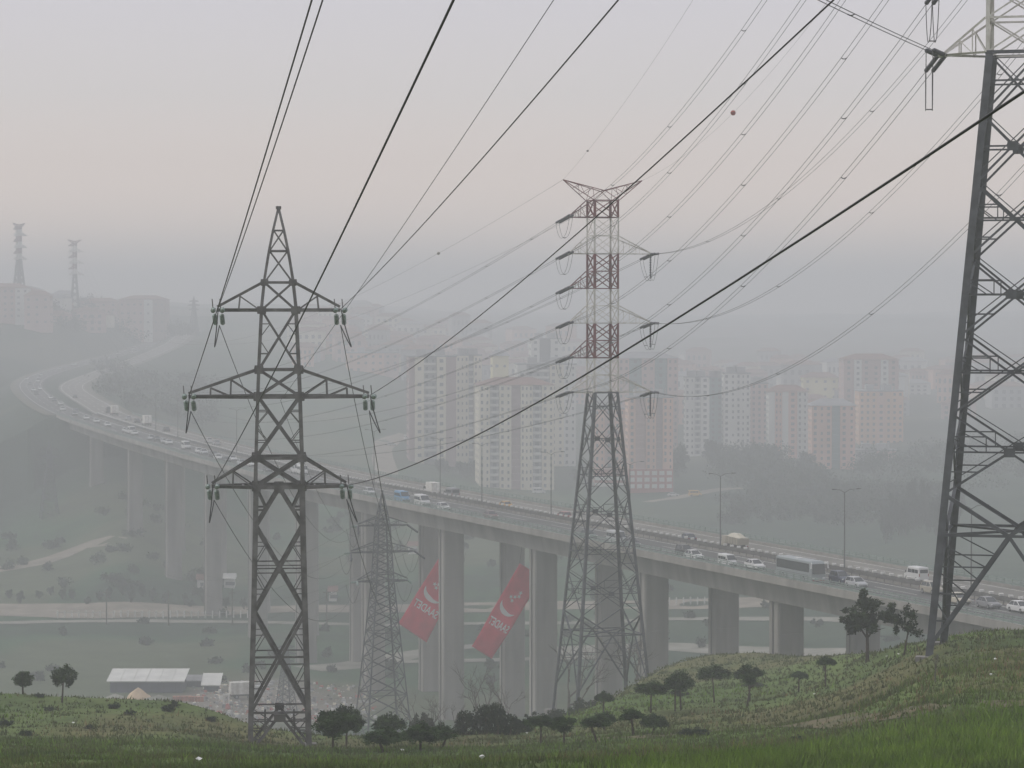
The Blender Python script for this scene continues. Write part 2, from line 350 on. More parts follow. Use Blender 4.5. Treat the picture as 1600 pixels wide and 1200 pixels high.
vc = np.array((0.038, 0.084, 0.038)) * np.ones((nr, nc, 3))
vc += (np.array((0.100, 0.105, 0.060)) - vc) * (sstep(0.02, 0.10, n_c) * 0.65)[..., None]
vc += (np.array((0.024, 0.042, 0.026)) - vc) * (sstep(0.0, 0.09, -n_c + n_b * 0.3) * 0.8)[..., None]
col = col * (1 - valley[..., None]) + vc * valley[..., None]
jx = (PX - 420) / 190; jy = (GY - 572) / 40
mixc(np.clip(1.3 - jx ** 2 - jy ** 2 + n_b * 1.5, 0, 1) * 0.85, (0.21, 0.18, 0.16))
slope_left = sstep(880, 960, GY) * sstep(420, 250, PX)
mixc(slope_left * 0.85, (0.026, 0.044, 0.028)); mixc(slope_left * sstep(0.04, 0.10, n_c) * 0.5, (0.085, 0.085, 0.055))
town = sstep(1080, 1250, GY) * sstep(560, 680, PX)
mixc(town * 0.7, (0.12, 0.118, 0.10)); mixc(town * sstep(-0.06, 0.06, n_d) * 0.8, (0.030, 0.046, 0.030))
ws = sstep(500, 640, GY) * sstep(1240, 1120, GY) * sstep(960, 1060, PX)
mixc(ws * 0.8, (0.026, 0.048, 0.030)); mixc(ws * sstep(-.02, .08, n_c) * .5, (0.045, 0.072, 0.040))
town2 = sstep(1950, 2200, GY)
mixc(town2 * sstep(-0.06, 0.06, n_d) * 0.8, (0.20, 0.185, 0.17))
me = np_mesh('ground', np.stack([GX, GY, GZ], -1).reshape(-1, 3), quads, [], smooth=True)
ca = me.color_attributes.new('soil', 'FLOAT_COLOR', 'POINT')
ca.data.foreach_set('color', np.concatenate([np.clip(col, 0, 1).reshape(-1, 3), np.ones((nr * nc, 1))], 1).astype(np.float32).ravel())
gm = bpy.data.materials.new('grassland'); gm.use_nodes = True; n_ = gm.node_tree; bsdf = n_.nodes['Principled BSDF']
bsdf.inputs['Roughness'].default_value = 0.95; bsdf.inputs['Specular IOR Level'].default_value = 0.1
at_ = n_.nodes.new('ShaderNodeAttribute'); at_.attribute_name = 'soil'
g_ = n_.nodes.new('ShaderNodeNewGeometry')
def gnoise(scale, det, rough=0.6):
    t = n_.nodes.new('ShaderNodeTexNoise'); t.inputs['Scale'].default_value = scale; t.inputs['Detail'].default_value = det; t.inputs['Roughness'].default_value = rough
    n_.links.new(g_.outputs['Position'], t.inputs['Vector']); return t
def gmath(op, a, b):
    x = n_.nodes.new('ShaderNodeMath'); x.operation = op
    for k, q in enumerate((a, b)):
        if isinstance(q, (int, float)): x.inputs[k].default_value = q
        else: n_.links.new(q, x.inputs[k])
    return x.outputs[0]
na, nb = gnoise(1.6, 6), gnoise(0.09, 6)
fa = gmath('MULTIPLY_ADD', na.outputs['Fac'], 1.3); fa.node.inputs[2].default_value = 0.35
fb = gmath('MULTIPLY_ADD', nb.outputs['Fac'], 1.2); fb.node.inputs[2].default_value = 0.40
fm = gmath('MULTIPLY', fa, fb)
mm = n_.nodes.new('ShaderNodeMix'); mm.data_type = 'RGBA'; mm.blend_type = 'MULTIPLY'; mm.inputs[0].default_value = 1.0
n_.links.new(at_.outputs['Color'], mm.inputs[6]); n_.links.new(fm, mm.inputs[7]); n_.links.new(mm.outputs[2], bsdf.inputs['Base Color'])
bp = n_.nodes.new('ShaderNodeBump'); bp.inputs['Strength'].default_value = 0.5; bp.inputs['Distance'].default_value = 0.15
n_.links.new(na.outputs['Fac'], bp.inputs['Height']); n_.links.new(bp.outputs[0], bsdf.inputs['Normal'])
me.materials.append(gm)
tag(link_mesh('ground', me), kind='structure')

# ------------------------------------------------------------------ roads, viaducts
def ribbon(name, L, N_, a0, a1, dz, m, i0=0, i1=None, kind='structure', parent=None, dash=None):
    L = L[i0:i1]; N_ = N_[i0:i1]
    A = np.column_stack([L[:, :2] + N_ * a0, L[:, 2] + dz]); B = np.column_stack([L[:, :2] + N_ * a1, L[:, 2] + dz]); k = len(L)
    v = np.concatenate([A, B]); f = np.array([(i, i + 1, k + i + 1, k + i) for i in range(k - 1) if dash is None or (i % dash) < dash // 2])
    f = f[:, ::-1]
    me = np_mesh(name, v, f, m)
    o = link_mesh(name, me, parent); 
    if kind: tag(o, kind=kind)
    return o
def sweep(mb, L, N_, sec):
    k = len(L); n = len(sec)
    vs = [(L[i, 0] + N_[i, 0] * a, L[i, 1] + N_[i, 1] * a, L[i, 2] + z) for i in range(k) for a, z in sec]
    fs = [(i * n + j, i * n + (j + 1) % n, (i + 1) * n + (j + 1) % n, (i + 1) * n + j) for i in range(k - 1) for j in range(n)]
    fs += [tuple(range(n - 1, -1, -1)), tuple((k - 1) * n + j for j in range(n))]
    return mb.add(vs, fs)
ribbon('road', NC, NN, -5.75, 5.85, 0.0, M['asphalt'])
ribbon('road', FC, FN, -5.85, 5.75, 0.0, M['asphalt_pale'])
for L, N_, m in ((NC, NN, (-4.6, 4.6)), (FC, FN, (-4.6, 4.6))):
    for a in m: ribbon('lane_marking', L, N_, a - 0.10, a + 0.10, 0.012, M['line'])
    for a in (-1.5, 1.55): ribbon('lane_marking', L, N_, a - 0.07, a + 0.07, 0.012, M['line'], dash=4)
ribbon('verge', NC, NN, -9.0, -5.7, -0.12, M['dirt_dark'], 0, i_abut)
ribbon('verge', FC, FN, 5.7, 8.5, -0.12, M['dirt_dark'], 0, i_abut_f)

def viaduct(L, N_, piers, label, near):
    root = empty('viaduct', tuple(L[len(L) // 2]), 0, label, 'bridge')
    o0 = Vector(L[len(L) // 2]); Lr = L - np.array(o0)
    s = MB(); sweep(s, Lr, N_, [(-6.3, -0.50), (-6.3, -0.03), (6.3, -0.03), (6.3, -0.50), (3.7, -0.85), (-3.7, -0.85)][::-1]); s.build('deck', M['concrete'], root)
    s = MB(); sweep(s, Lr, N_, [(-3.5, -0.84), (3.5, -0.84), (2.9, -4.1), (-2.9, -4.1)]); s.build('girder', M['concrete'], root)
    for a in (-6.15, 6.15):
        s = MB(); sweep(s, Lr, N_, [(a - 0.22, -0.75), (a - 0.22, 0.32), (a + 0.17, 0.32), (a + 0.17, -0.75)][::-1]); s.build('kerb', M['concrete'], root)
    side = -6.12 if near else 6.12
    s = MB()
    for h in (0.62, 0.92, 1.18): sweep(s, Lr, N_, [(side - 0.04, h - 0.05), (side - 0.04, h + 0.05), (side + 0.04, h + 0.05), (side + 0.04, h - 0.05)][::-1])
    rl = s.build('railing', M['railing'], root)
    seg = np.concatenate([[0], np.cumsum(np.hypot(*np.diff(Lr[:, :2], axis=0).T))])
    def along(d): return [np.interp(d, seg, Lr[:, k]) for k in range(3)] + [np.interp(d, seg, N_[:, k]) for k in range(2)]
    vs, fs = MB(), None
    for d in np.arange(1, seg[-1], 2.2):
        x, y, z, nx, ny = along(d); x += nx * side; y += ny * side; vs.box(x - 0.06, x + 0.06, y - 0.06, y + 0.06, z + 0.32, z + 1.2)
    tag(vs.build('railing_posts', M['railing'], root), kind='stuff')
    # solid infill panels of the railing
    s = MB(); sweep(s, Lr, N_, [(side - 0.015, 0.36), (side - 0.015, 0.58), (side + 0.015, 0.58), (side + 0.015, 0.36)][::-1]); s.build('railing_panel', M['railing'], root)
    proto = None
    for P in piers:
        k = int(np.argmin(np.hypot(*(L[:, :2] - P).T))); c = L[k]; t = np.array([N_[k, 1], -N_[k, 0]]); n = N_[k]
        zb = hzs(P[0], P[1]) - 1.5; zt = c[2] - 4.12; hw, hl, ch = 2.15, 1.65, 0.25
        s = MB(); ring = [(-hw + ch, -hl), (hw - ch, -hl), (hw, -hl + ch), (hw, hl - ch), (hw - ch, hl), (-hw + ch, hl), (-hw, hl - ch), (-hw, -hl + ch)]
        lv = [(zb, 1.05)]; zj = zt - 4.8
        while zj > zb + 3: lv[1:1] = [(zj - .09, 1.0), (zj - .06, .985), (zj + .06, .985), (zj + .09, 1.0)]; zj -= 4.8
        lv.append((zt, 1.0)); nl = len(lv)
        vs = []
        for z, q in lv:
            for a, b in ring:
                vs.append((P[0] + n[0] * a * q + t[0] * b * q - o0.x, P[1] + n[1] * a * q + t[1] * b * q - o0.y, z - o0.z))
        fs = [(j * 8 + i, j * 8 + (i + 1) % 8, (j + 1) * 8 + (i + 1) % 8, (j + 1) * 8 + i) for j in range(nl - 1) for i in range(8)] + [tuple(range(nl * 8 - 8, nl * 8)), tuple(range(7, -1, -1))]
        # ring runs clockwise or not depending on the road; both sides are drawn
        pr_ = s.add(vs, fs).build('pier', M['concrete'], root)
        for a in (-1.4, 1.4): q = (P[0] + n[0] * a - o0.x, P[1] + n[1] * a - o0.y); MB().box(q[0] - .4, q[0] + .4, q[1] - .4, q[1] + .4, zt - o0.z + .003, zt - o0.z + .25).build('bearing', M['rail'], pr_)
        q = (P[0] - n[0] * (hw + .12) - o0.x, P[1] - n[1] * (hw + .12) - o0.y); MB().tube([(q[0], q[1], zb + 1 - o0.z), (q[0], q[1], zt + 3.2 - o0.z)], .11, 6).build('drain_pipe', M['rail'], pr_)
    return root
i_end = int(np.argmin(np.hypot(*(NC[:, :2] - PIER_N[-1]).T)))
viaduct(NC[i_abut:i_end], NN[i_abut:i_end], PIER_N[:-1], 'nearer long concrete viaduct on tall piers carrying the oncoming traffic', True)
j0 = i_abut_f; j1 = int(np.argmin(np.hypot(*(FC[:, :2] - (PIER_N[-1] + NN[i_end] * SEP)).T)))
far_piers = []
for P in PIER_N[:-1]:
    k = int(np.argmin(np.hypot(*(NC[:, :2] - P).T))); far_piers.append(P + NN[k] * SEP)
viaduct(FC[j0:j1], FN[j0:j1], far_piers, 'farther twin viaduct right behind the first, carrying traffic away', False)

# median guardrails with white reflector blocks
for L, N_, a, lab in ((NC, NN, 5.95, 'dark steel guardrail along the inner edge of the nearer carriageway'), (FC, FN, -5.95, 'guardrail with a row of white blocks edging the farther carriageway')):
    i0 = i_abut if L is NC else i_abut_f; L = L[i0:]; N_ = N_[i0:]
    g = empty('guardrail', tuple(L[len(L) // 2]), 0, lab, 'guardrail'); o0 = np.array(g.location); Lr = L - o0
    s = MB(); sweep(s, Lr, N_, [(a - 0.05, 0.45), (a - 0.05, 0.95), (a + 0.05, 0.95), (a + 0.05, 0.45)][::-1]); s.build('rail', M['rail'], g)
    seg = np.concatenate([[0], np.cumsum(np.hypot(*np.diff(Lr[:, :2], axis=0).T))]); p_, b_ = MB(), MB()
    for d in np.arange(1, seg[-1], 2.5):
        x, y, z, nx, ny = [np.interp(d, seg, q) for q in (Lr[:, 0] + N_[:, 0] * a, Lr[:, 1] + N_[:, 1] * a, Lr[:, 2], N_[:, 0], N_[:, 1])]
        p_.box(x - 0.07, x + 0.07, y - 0.07, y + 0.07, z - 0.02, z + 0.9)
        if L is not NC and N_ is not NN and a < 0: b_.box(x - 0.28, x + 0.28, y - 0.45, y + 0.45, z + 0.96, z + 1.25)
    tag(p_.build('rail_posts', M['rail'], g), kind='stuff')
    if b_.v: tag(b_.build('white_blocks', M['reflector'], g), kind='stuff')

# dirt roads and paths in the valley, draped over the terrain
def draped(name, pix, width, m, lift=0.12, ymin=330):
    P = [ground_px(x, y, ymin) for x, y in pix]
    L = catmull([(p.x, p.y, 0) for p in P], 4.0); N_ = normals(L)
    v = []; 
    for k in range(len(L)):
        w_ = width * (0.85 + 0.3 * vnoise(k * 0.17, len(pix))) / 2
        for a in (-w_, w_):
            x, y = L[k, :2] + N_[k] * a; v.append((x, y))
    v = np.array(v); z = hz(v[:, 0], v[:, 1]) + lift
    f = np.array([(2 * i, 2 * i + 2, 2 * i + 3, 2 * i + 1) for i in range(len(L) - 1)])
    return tag(link_mesh(name, np_mesh(name, np.column_stack([v, z]), f, m)), kind='structure')
draped('dirt_road', [(-60, 952), (100, 957), (250, 955), (420, 953), (560, 952), (700, 950), (850, 948), (1000, 945), (1140, 943), (1300, 940)], 20, M['dirt'])
draped('path', [(-40, 973), (130, 972), (300, 973), (470, 975), (600, 978), (760, 975), (900, 974), (1060, 968), (1220, 968), (1330, 970)], 5.5, M['dirt_white'], 0.2)
draped('path', [(480, 1046), (560, 1040), (640, 1024), (720, 1013), (800, 1009)], 9, M['dirt_white'], 0.16)
draped('path', [(560, 1036), (690, 1034), (830, 1031), (930, 1028)], 5, M['dirt_white'], 0.24)
draped('trail', [(-30, 893), (40, 884), (90, 872), (140, 852), (185, 847)], 8, M['dirt'])
draped('path', [(860, 1018), (960, 1014), (1060, 1012), (1200, 1018), (1330, 1020)], 12, M['dirt_white'])
draped('footpath', [(1640, 1097), (1450, 1112), (1300, 1128), (1150, 1141), (1000, 1153), (900, 1161)], 2.2, M['path_soil'], 0.06, 66)
draped('side_road', [(606, 742), (598, 715), (604, 692), (640, 682)], 9, M['dirt'], 0.15, 700)
draped('access_road', [(1010, 785), (1070, 776), (1130, 765), (1160, 764)], 6, M['dirt'], 0.15, 600)
# ------------------------------------------------------------------ lattice pylons
def square(hw, z): return [Vector((-hw, -hw, z)), Vector((hw, -hw, z)), Vector((hw, hw, z)), Vector((-hw, hw, z))]
class Parts:
    """collects bars; individually (every bar an object) or joined per name"""
    def __init__(s, root, individual=True): s.root = root; s.ind = individual; s.j = {}; s.count = {}
    def bar(s, name, p, q, w, m, out=None, flip=1):
        n = s.count.get(name, 0)
        if s.ind and n < 290:
            mb = MB(); mb.angle(p, q, w, flip, out=out); mb.build(name, m, s.root); s.count[name] = n + 1
        else:
            s.j.setdefault((name, m.name), (MB(), m))[0].angle(p, q, w, flip, out=out)
    def finish(s):
        for (name, _), (mb, m) in s.j.items():
            tag(mb.build(name if not s.ind else name + '_lattice', m, s.root), kind='stuff' if s.ind else None)
FACES = [(0, 1, (0, -1, 0)), (1, 2, (1, 0, 0)), (2, 3, (0, 1, 0)), (3, 0, (-1, 0, 0))]
def gusset(root, p, m, w=0.5, out=(0, -1, 0)):
    mb = MB(); o = Vector(out); s = o.cross(Vector((0, 0, 1))).normalized() * w / 2; u = Vector((0, 0, w / 2 * 0.9)); p = Vector(p) + o * 0.12
    a = [p - s - u, p + s - u, p + s * 1.15 + u * 0, p + s + u, p - s + u, p - s * 1.15]
    b = [q + o * 0.05 for q in a]; n = 6
    mb.add(a + b, [tuple(range(6)), tuple(range(11, 5, -1))] + [(i, i + n, (i + 1) % n + n, (i + 1) % n) for i in range(6)]); mb.build('gusset_plate', m, root)
def ins_mesh(L=1.05, r=0.15, n=7):
    mb = MB(); pts, rs = [], []
    for k in range(n):
        a = 0.12 + (L - 0.3) * k / (n - 1); d = (L - 0.3) / (n - 1)
        pts += [(0, 0, -a), (0, 0, -a - d * 0.25), (0, 0, -a - d * 0.6), (0, 0, -a - d * 0.95)]; rs += [r * 0.35, r, r * 0.75, r * 0.3]
    mb.tube([(0, 0, 0)] + pts + [(0, 0, -L)], [0.05] + rs + [0.05], 7); return mb
INS_GLASS = ins_mesh().mesh('insulator', M['glass_ins'], True)
INS_DARK = ins_mesh(2.9, 0.15, 14).mesh('insulator', M['dark_ins'], True)
def hang(me, root, p, d):
    """insulator string from p along direction d (root space)"""
    o = link_mesh('insulator', me, root); o.location = p
    o.rotation_euler = Vector(d).to_track_quat('-Z', 'Y').to_euler(); return o
def wire_mesh(p0, p1, sag, r, n=48, sides=4):
    p0, p1 = Vector(p0), Vector(p1)
    return MB().tube([p0.lerp(p1, t) - Vector((0, 0, 4 * sag * t * (1 - t))) for t in [k / n for k in range(n + 1)]], r, sides)

def double_pylon(loc, rz, label, H=32.0, k=0.03758, dense=False, individual=True, sc=1.0, strings=True, group=None, steel='steel', w=1.0):
    """double-circuit tower with three crossarms and a pointed peak; heights taken from the photograph's rows"""
    Zr = lambda y: (1170 - y) * k
    root = empty('lattice_pylon', loc, rz, label, 'pylon', group); root.scale = (sc,) * 3
    P = Parts(root, individual); st = M[steel]
    lev = [1172, 1103, 952, 817, 755, 710, 615, 573, 480, 437, 388, 356, 322]
    hw = [50 * k, 48.5 * k, 44 * k, 41 * k, 40 * k, 38.5 * k, 35.5 * k, 34 * k, 29.5 * k, 25 * k, 17 * k, 10.5 * k, 2.4 * k]
    if dense:
        lev = [1172, 598, 508, 426, 388, 356, 322]; hw = [3.8, 1.38, 1.15, 0.95, 0.66, 0.40, 0.08]
    Zs = [Zr(y) for y in lev]; hz_at = lambda z: float(np.interp(z, Zs, hw))
    cor = lambda i, z: square(hz_at(z), z)[i]
    for i in range(4):                                             # main legs
        sxn, syn = [(-1, -1), (1, -1), (1, 1), (-1, 1)][i]
        mb = MB()
        for a, b in zip(Zs[:-1], Zs[1:]):
            ww = (0.31 if b < Zr(740) else 0.20 if b < Zr(470) else 0.145) * w
            if dense: ww = (0.30 if b < Zr(420) else 0.2) * w
            p, q = cor(i, a), cor(i, b)
            # L open to the inside of the tower
            d = (q - p).normalized(); ax = Vector((-sxn, 0, 0)); ay = Vector((0, -syn, 0)); t_ = ww * 0.14
            sec = [(0, 0), (ww, 0), (ww, t_), (t_, t_), (t_, ww), (0, ww)]
            if sxn * syn < 0: sec = sec[::-1]
            vs = [p + ax * u + ay * v for u, v in sec] + [q + ax * u + ay * v for u, v in sec]
            mb.add(vs, [(j, (j + 1) % 6, 6 + (j + 1) % 6, 6 + j) for j in range(6)] + [(5, 4, 3, 0), (3, 2, 1, 0), (6, 9, 10, 11), (6, 7, 8, 9)])
        mb.build('leg', st, root)
    cor = lambda i, z: square(max(0.05, hz_at(z) - (0.17 if z < Zr(740) else 0.11) * w * (hz_at(z) > .3)), z)[i]
    def X(f, a, b, ww, pair=False, red=False):
        i, j, o = FACES[f]; p0, p1, q0, q1 = cor(i, Zr(a)), cor(j, Zr(a)), cor(i, Zr(b)), cor(j, Zr(b))
        P.bar('brace', p0, q1, ww, st, o); P.bar('brace', p1, q0, ww, st, Vector(o) * -1)
        t = hz_at(Zr(a)) / (hz_at(Zr(a)) + hz_at(Zr(b))); c = p0.lerp(q1, t)
        if pair:
            for dz in (0.22, -0.22) if pair == 2 else (0,):
                zz = c.z + dz; P.bar('horizontal', cor(i, zz), cor(j, zz), ww * 0.42, st, o)
        if red:
            for (l0, l1, d0, d1) in ((p0, q0, p0, q1), (p1, q1, p1, q0)):
                for tt in red:
                    s_ = d0.lerp(d1, tt * t) if tt < 1 else d0.lerp(d1, t + (tt - 1) * (1 - t)); z0 = s_.z
                    leg = l0.lerp(l1, (z0 - l0.z) / (l1.z - l0.z)) if tt < 1 else (l1 if False else (q0 if l0 is p0 else q1).lerp((p0 if l0 is p0 else p1), 1 - (z0 - l0.z) / (l1.z - l0.z)))
                    if tt < 1:
                        P.bar('redundant', leg, s_, ww * 0.34, st, o)
                        P.bar('redundant', l0.lerp(l1, min(1, (z0 - l0.z) / (l1.z - l0.z) + 0.22)), s_, ww * 0.30, st, o)
                    else:
                        # mirrored at the top: the other diagonal passes this leg
                        e0, e1 = (p1, q0) if l0 is p0 else (p0, q1)
                        s2 = e0.lerp(e1, t + (tt - 1) * (1 - t)); lg = (p0 if l0 is p0 else p1).lerp(q0 if l0 is p0 else q1, (s2.z - p0.z) / (q0.z - p0.z))
                        P.bar('redundant', lg, s2, ww * 0.34, st, o)
                        P.bar('redundant', (p0 if l0 is p0 else p1).lerp(q0 if l0 is p0 else q1, max(0, (s2.z - p0.z) / (q0.z - p0.z) - 0.22)), s2, ww * 0.30, st, o)
    for f in range(4):
        i, j, o = FACES[f]
        if dense:
            ys = [1172, 1085, 1010, 945, 888, 838, 794, 755, 720, 688, 658, 630, 598]
            for a, b in zip(ys[:-1], ys[1:]): X(f, a, b, 0.16 * w)
            us_ = [598, 575, 552, 530, 508, 488, 468, 447, 426, 407, 388, 372, 356]
            for a, b in zip(us_[:-1], us_[1:]): X(f, a, b, 0.11 * w)
            for y in (1085, 945, 755, 598, 575, 508, 488, 426, 407): P.bar('horizontal', cor(i, Zr(y)), cor(j, Zr(y)), 0.14 * w, st, o)
        else:
            X(f, 1103, 952, 0.175 * w, 2, (0.45, 1.55)); X(f, 952, 817, 0.175 * w, 2, (0.45, 1.55))
            X(f, 755, 710, 0.165 * w); X(f, 710, 615, 0.165 * w, False, (0.5, 1.5)); X(f, 615, 573, 0.13 * w); X(f, 573, 480, 0.135 * w, False, (0.5, 1.5))
            X(f, 480, 437, 0.13 * w); X(f, 437, 388, 0.085 * w); X(f, 388, 356, 0.075 * w)
            zc = Zr(757); c0 = (cor(i, zc) + cor(j, zc)) / 2
            for e in (i, j): P.bar('brace', c0, cor(e, Zr(817)), 0.19 * w, st, o)                # inverted V under the lowest arm
            for e in (i, j):
                P.bar('redundant', cor(e, Zr(790)), c0.lerp(cor(e, Zr(817)), 0.55), 0.12 * w, st, o); P.bar('redundant', cor(e, Zr(757)), c0.lerp(cor(e, Zr(817)), 0.55), 0.12 * w, st, o)
            zc = Zr(1108); c1 = (cor(i, zc) + cor(j, zc)) / 2; ft = 1166
            for e in (i, j):
                P.bar('brace', c1, cor(e, Zr(ft)), 0.17 * w, st, o)
                for tt in (0.35, 0.65):
                    s_ = c1.lerp(cor(e, Zr(ft)), tt); P.bar('redundant', cor(e, s_.z), s_, 0.07 * w, st, o); P.bar('redundant', cor(e, s_.z + 0.7), s_, 0.06 * w, st, o)
                s_ = c1.lerp(cor(e, Zr(ft)), 0.5); P.bar('redundant', s_, Vector((s_.x, s_.y, Zr(1112))), 0.11 * w, st, o)
            for y in (1118, 1104): P.bar('horizontal', cor(i, Zr(y)), cor(j, Zr(y)), 0.09 * w, st, o)
            for y, ww in ((755, .22), (710, .17), (615, .20), (573, .14), (480, .20), (437, .14), (388, .12), (356, .09)): P.bar('horizontal', cor(i, Zr(y)), cor(j, Zr(y)), ww * w, st, o)
            for y in (755, 710, 615, 573, 480, 437):
                for e in (i, j):
                    if individual: gusset(root, cor(e, Zr(y)) * 1.0, st, 0.50 if y > 460 else 0.42, o)
            if individual: gusset(root, c0, st, 0.55, o); gusset(root, c1 + Vector((0, 0, 0)), st, 0.5, o)
    if not dense and individual:
        m_ = MB().box(-0.34, 0.34, -hz_at(Zr(1112)) - 0.3, -hz_at(Zr(1112)) - 0.22, Zr(1117), Zr(1106)); m_.build('warning_plate', M['rail'], root)
    MB().tube([(0, 0, Zr(323)), (0, 0, Zr(318))], 0.16, 8).build('peak_cap', st, root)
    tips = {}
    for zi, (y0, y1, dl, dr) in enumerate([(755, 710, 104, 104), (615, 573, 140, 140), (480, 437, 95, 95)] if not dense else [(598, 570, 100, 100), (508, 480, 126, 126), (426, 400, 98, 98)]):
        for s, d in ((-1, dl), (1, dr)):
            mb = MB(); z0, z1 = Zr(y0), Zr(y1); a0, a1 = hz_at(z0), hz_at(z1); tip = Vector((s * d * k, 0, z0))
            for sy in (-1, 1):
                lo, hi = Vector((s * a0, sy * a0, z0)), Vector((s * a1, sy * a1, z1)); tp = tip + Vector((0, sy * 0.12, 0))
                mb.angle(lo, tp, 0.21 * w, 1, out=(0, 0, 1)); mb.angle(hi, tp + Vector((0, 0, 0.2)), 0.15 * w, 1, out=(0, sy, 0))
                fr = (0.38, 0.68) if zi == 1 else (0.5,)
                prev = lo
                for t in fr: 
                    mb.angle(lo.lerp(tp, t), hi.lerp(tp, t), 0.085 * w, 1, out=(0, sy, 0)); mb.angle(prev, hi.lerp(tp, t), 0.075 * w, 1, out=(0, sy, 0)); prev = lo.lerp(tp, t)
            for t in (0.25, 0.5, 0.75):
                mb.angle(Vector((s * a0, -a0, z0)).lerp(tip, t), Vector((s * a0, a0, z0)).lerp(tip, t), 0.12 * w, 1, out=(0, 0, 1))
            mb.build('crossarm', st, root); tips[(zi, s)] = tip
    P.finish()
    return root, tips

def world(root, v): return Matrix.LocRotScale(root.location, root.rotation_euler, root.scale) @ Vector(v)

YP = 167.0
pb = at(437, 1172, YP); zg = hzs(pb.x, pb.y)
pyl, tips = double_pylon((pb.x, pb.y, min(zg, pb.z) - 0.0), math.radians(5), 'tall dark double-circuit lattice pylon in the left foreground, its feet in the grass', k=YP / F_PX)
# concrete footings
for i, c in enumerate(square(48 * YP / F_PX, 0)):
    MB().box(c.x - 0.4, c.x + 0.4, c.y - 0.4, c.y + 0.4, -1.6, 0.1).build('footing', M['concrete_dark'], pyl)
YP2 = 406.0
p2b = at(598, 1113, YP2)
pyl2, tips2 = double_pylon((p2b.x, p2b.y, hzs(p2b.x, p2b.y) - 0.3), math.radians(20), 'slim dark lattice pylon below the hill, just left of the red banners', k=YP / F_PX, dense=True, steel='steel_mid', w=0.68)
pyl2.scale = (1, 1, (at(598, 765, YP2).z - pyl2.location.z) / ((1172 - 318) * YP / F_PX))

# wires of that line ---------------------------------------------------------
def power_line(name, p0, p1, sag, r, m, label, cat='power line', group=None, n=48):
    me = wire_mesh(p0, p1, sag, r, n).mesh(name, m, True); return tag(link_mesh(name, me), label, cat, group)
Rp = pyl.rotation_euler.z
def fore_span(zi, s, px, py, Ym, sag, r, label):
    """from an arm tip of the near pylon over the camera to the next tower behind it"""
    tip = world(pyl, tips[(zi, s)])
    mid = at(px, py, Ym); X0, Y0, z0 = tip; Ye = -150.0
    Xe = X0 + (mid.x - X0) / (Y0 - Ym) * (Y0 - Ye); t = (Y0 - Ym) / (Y0 - Ye); ze = (mid.z - z0 + 4 * sag * t * (1 - t)) / t + z0
    end = Vector((Xe, Ye, ze)); d = (end - tip).normalized(); d = Vector((d.x, d.y, d.z - 4 * sag / (end - tip).length)).normalized()
    side = d.cross(Vector((0, 0, 1))).normalized() * 0.27
    inv = pyl.matrix_basis.inverted(); li = inv.to_3x3()
    for q in (-1, 1):
        hang(INS_GLASS, pyl, inv @ (tip + side * q + Vector((0, 0, -0.05))), li @ d)
    a = tip + d * 1.1
    power_line('power_line', a, end, sag, r, M['wire'], label)
    return a
def away_span(zi, s, sag, label, front):
    tip = world(pyl, tips[(zi, s)]); t2 = world(pyl2, tips2[(zi, s)])
    d = (t2 - tip).normalized(); d = Vector((d.x, d.y, d.z - 4 * sag / (t2 - tip).length - 0.10)).normalized()
    side = d.cross(Vector((0, 0, 1))).normalized() * 0.27; inv = pyl.matrix_basis.inverted(); li = inv.to_3x3()
    for q in (-1, 1): hang(INS_GLASS, pyl, inv @ (tip + side * q * 0.8 + Vector((0, 0.25, -0.25))), li @ (d + Vector((0, 0, -0.35))).normalized())
    a = tip + Vector((0, 0.3, -0.3)) + (d + Vector((0, 0, -0.35))).normalized() * 1.05
    power_line('power_line', a, t2 + Vector((0, -1.5, -0.5)), sag, 0.024, M['wire'], label)
    # jumper loop under the arm
    mb = MB(); pts = []
    for k in range(17):
        t = k / 16; p = front.lerp(a, t); p.z -= 4 * 1.75 * t * (1 - t) * (1 - 0.35 * (t - 0.5)); p.x += 0.62 * math.sin(math.pi * t) * (1 if s > 0 else -0.4); pts.append(inv @ p)
    mb.tube(pts, 0.035, 5); mb.build('jumper_loop', M['wire'], pyl, True)
    for q in (-0.25, 0.2): MB().tube([inv @ (tip + Vector((q, -0.2, 0.1))), inv @ (tip + Vector((q - 0.05, -0.2, 0.65)))], 0.03, 4).build('arcing_horn', M['steel'], pyl)
spans = [((2, -1), 504, 0, 76, 2.2, 0.024, 'wire rising from the near pylon upper left arm, right one of the steep pair'),
         ((1, -1), 487, 0, 74, 2.5, 0.026, 'wire rising from the near pylon middle left arm, left one of the steep pair'),
         ((0, -1), 708, 0, 46, 2.5, 0.025, 'thick black wire from the near pylon lowest left arm, crossing its head to the right'),
         ((2, 1), 965, 0, 68, 3.0, 0.026, 'wire rising right from the near pylon upper right arm to the top edge'),
         ((1, 1), 1300, 0, 55, 4.5, 0.024, 'black wire from the near pylon middle right arm, crossing the red and white tower head'),
         ((0, 1), 1600, 139, 36, 5.2, 0.025, 'thickest black wire, sagging from the near pylon lowest right arm past the right tower leg')]
aw = {(2, -1): 'wire dropping from the near pylon upper left arm to the slim pylon', (1, -1): 'wire dropping from the near pylon middle left arm to the slim pylon',
      (0, -1): 'wire dropping from the near pylon lowest left arm behind its legs', (2, 1): 'wire dropping steeply from the near pylon upper right arm to the slim pylon',
      (1, 1): 'wire dropping from the near pylon middle right arm to the slim pylon', (0, 1): 'wire dropping from the near pylon lowest right arm across the slim pylon'}
for (zs, px, py, Ym, sag, r, lab) in spans:
    fr = fore_span(*zs, px, py, Ym, sag, r, lab)
    away_span(*zs, 6.0, aw[zs], fr)
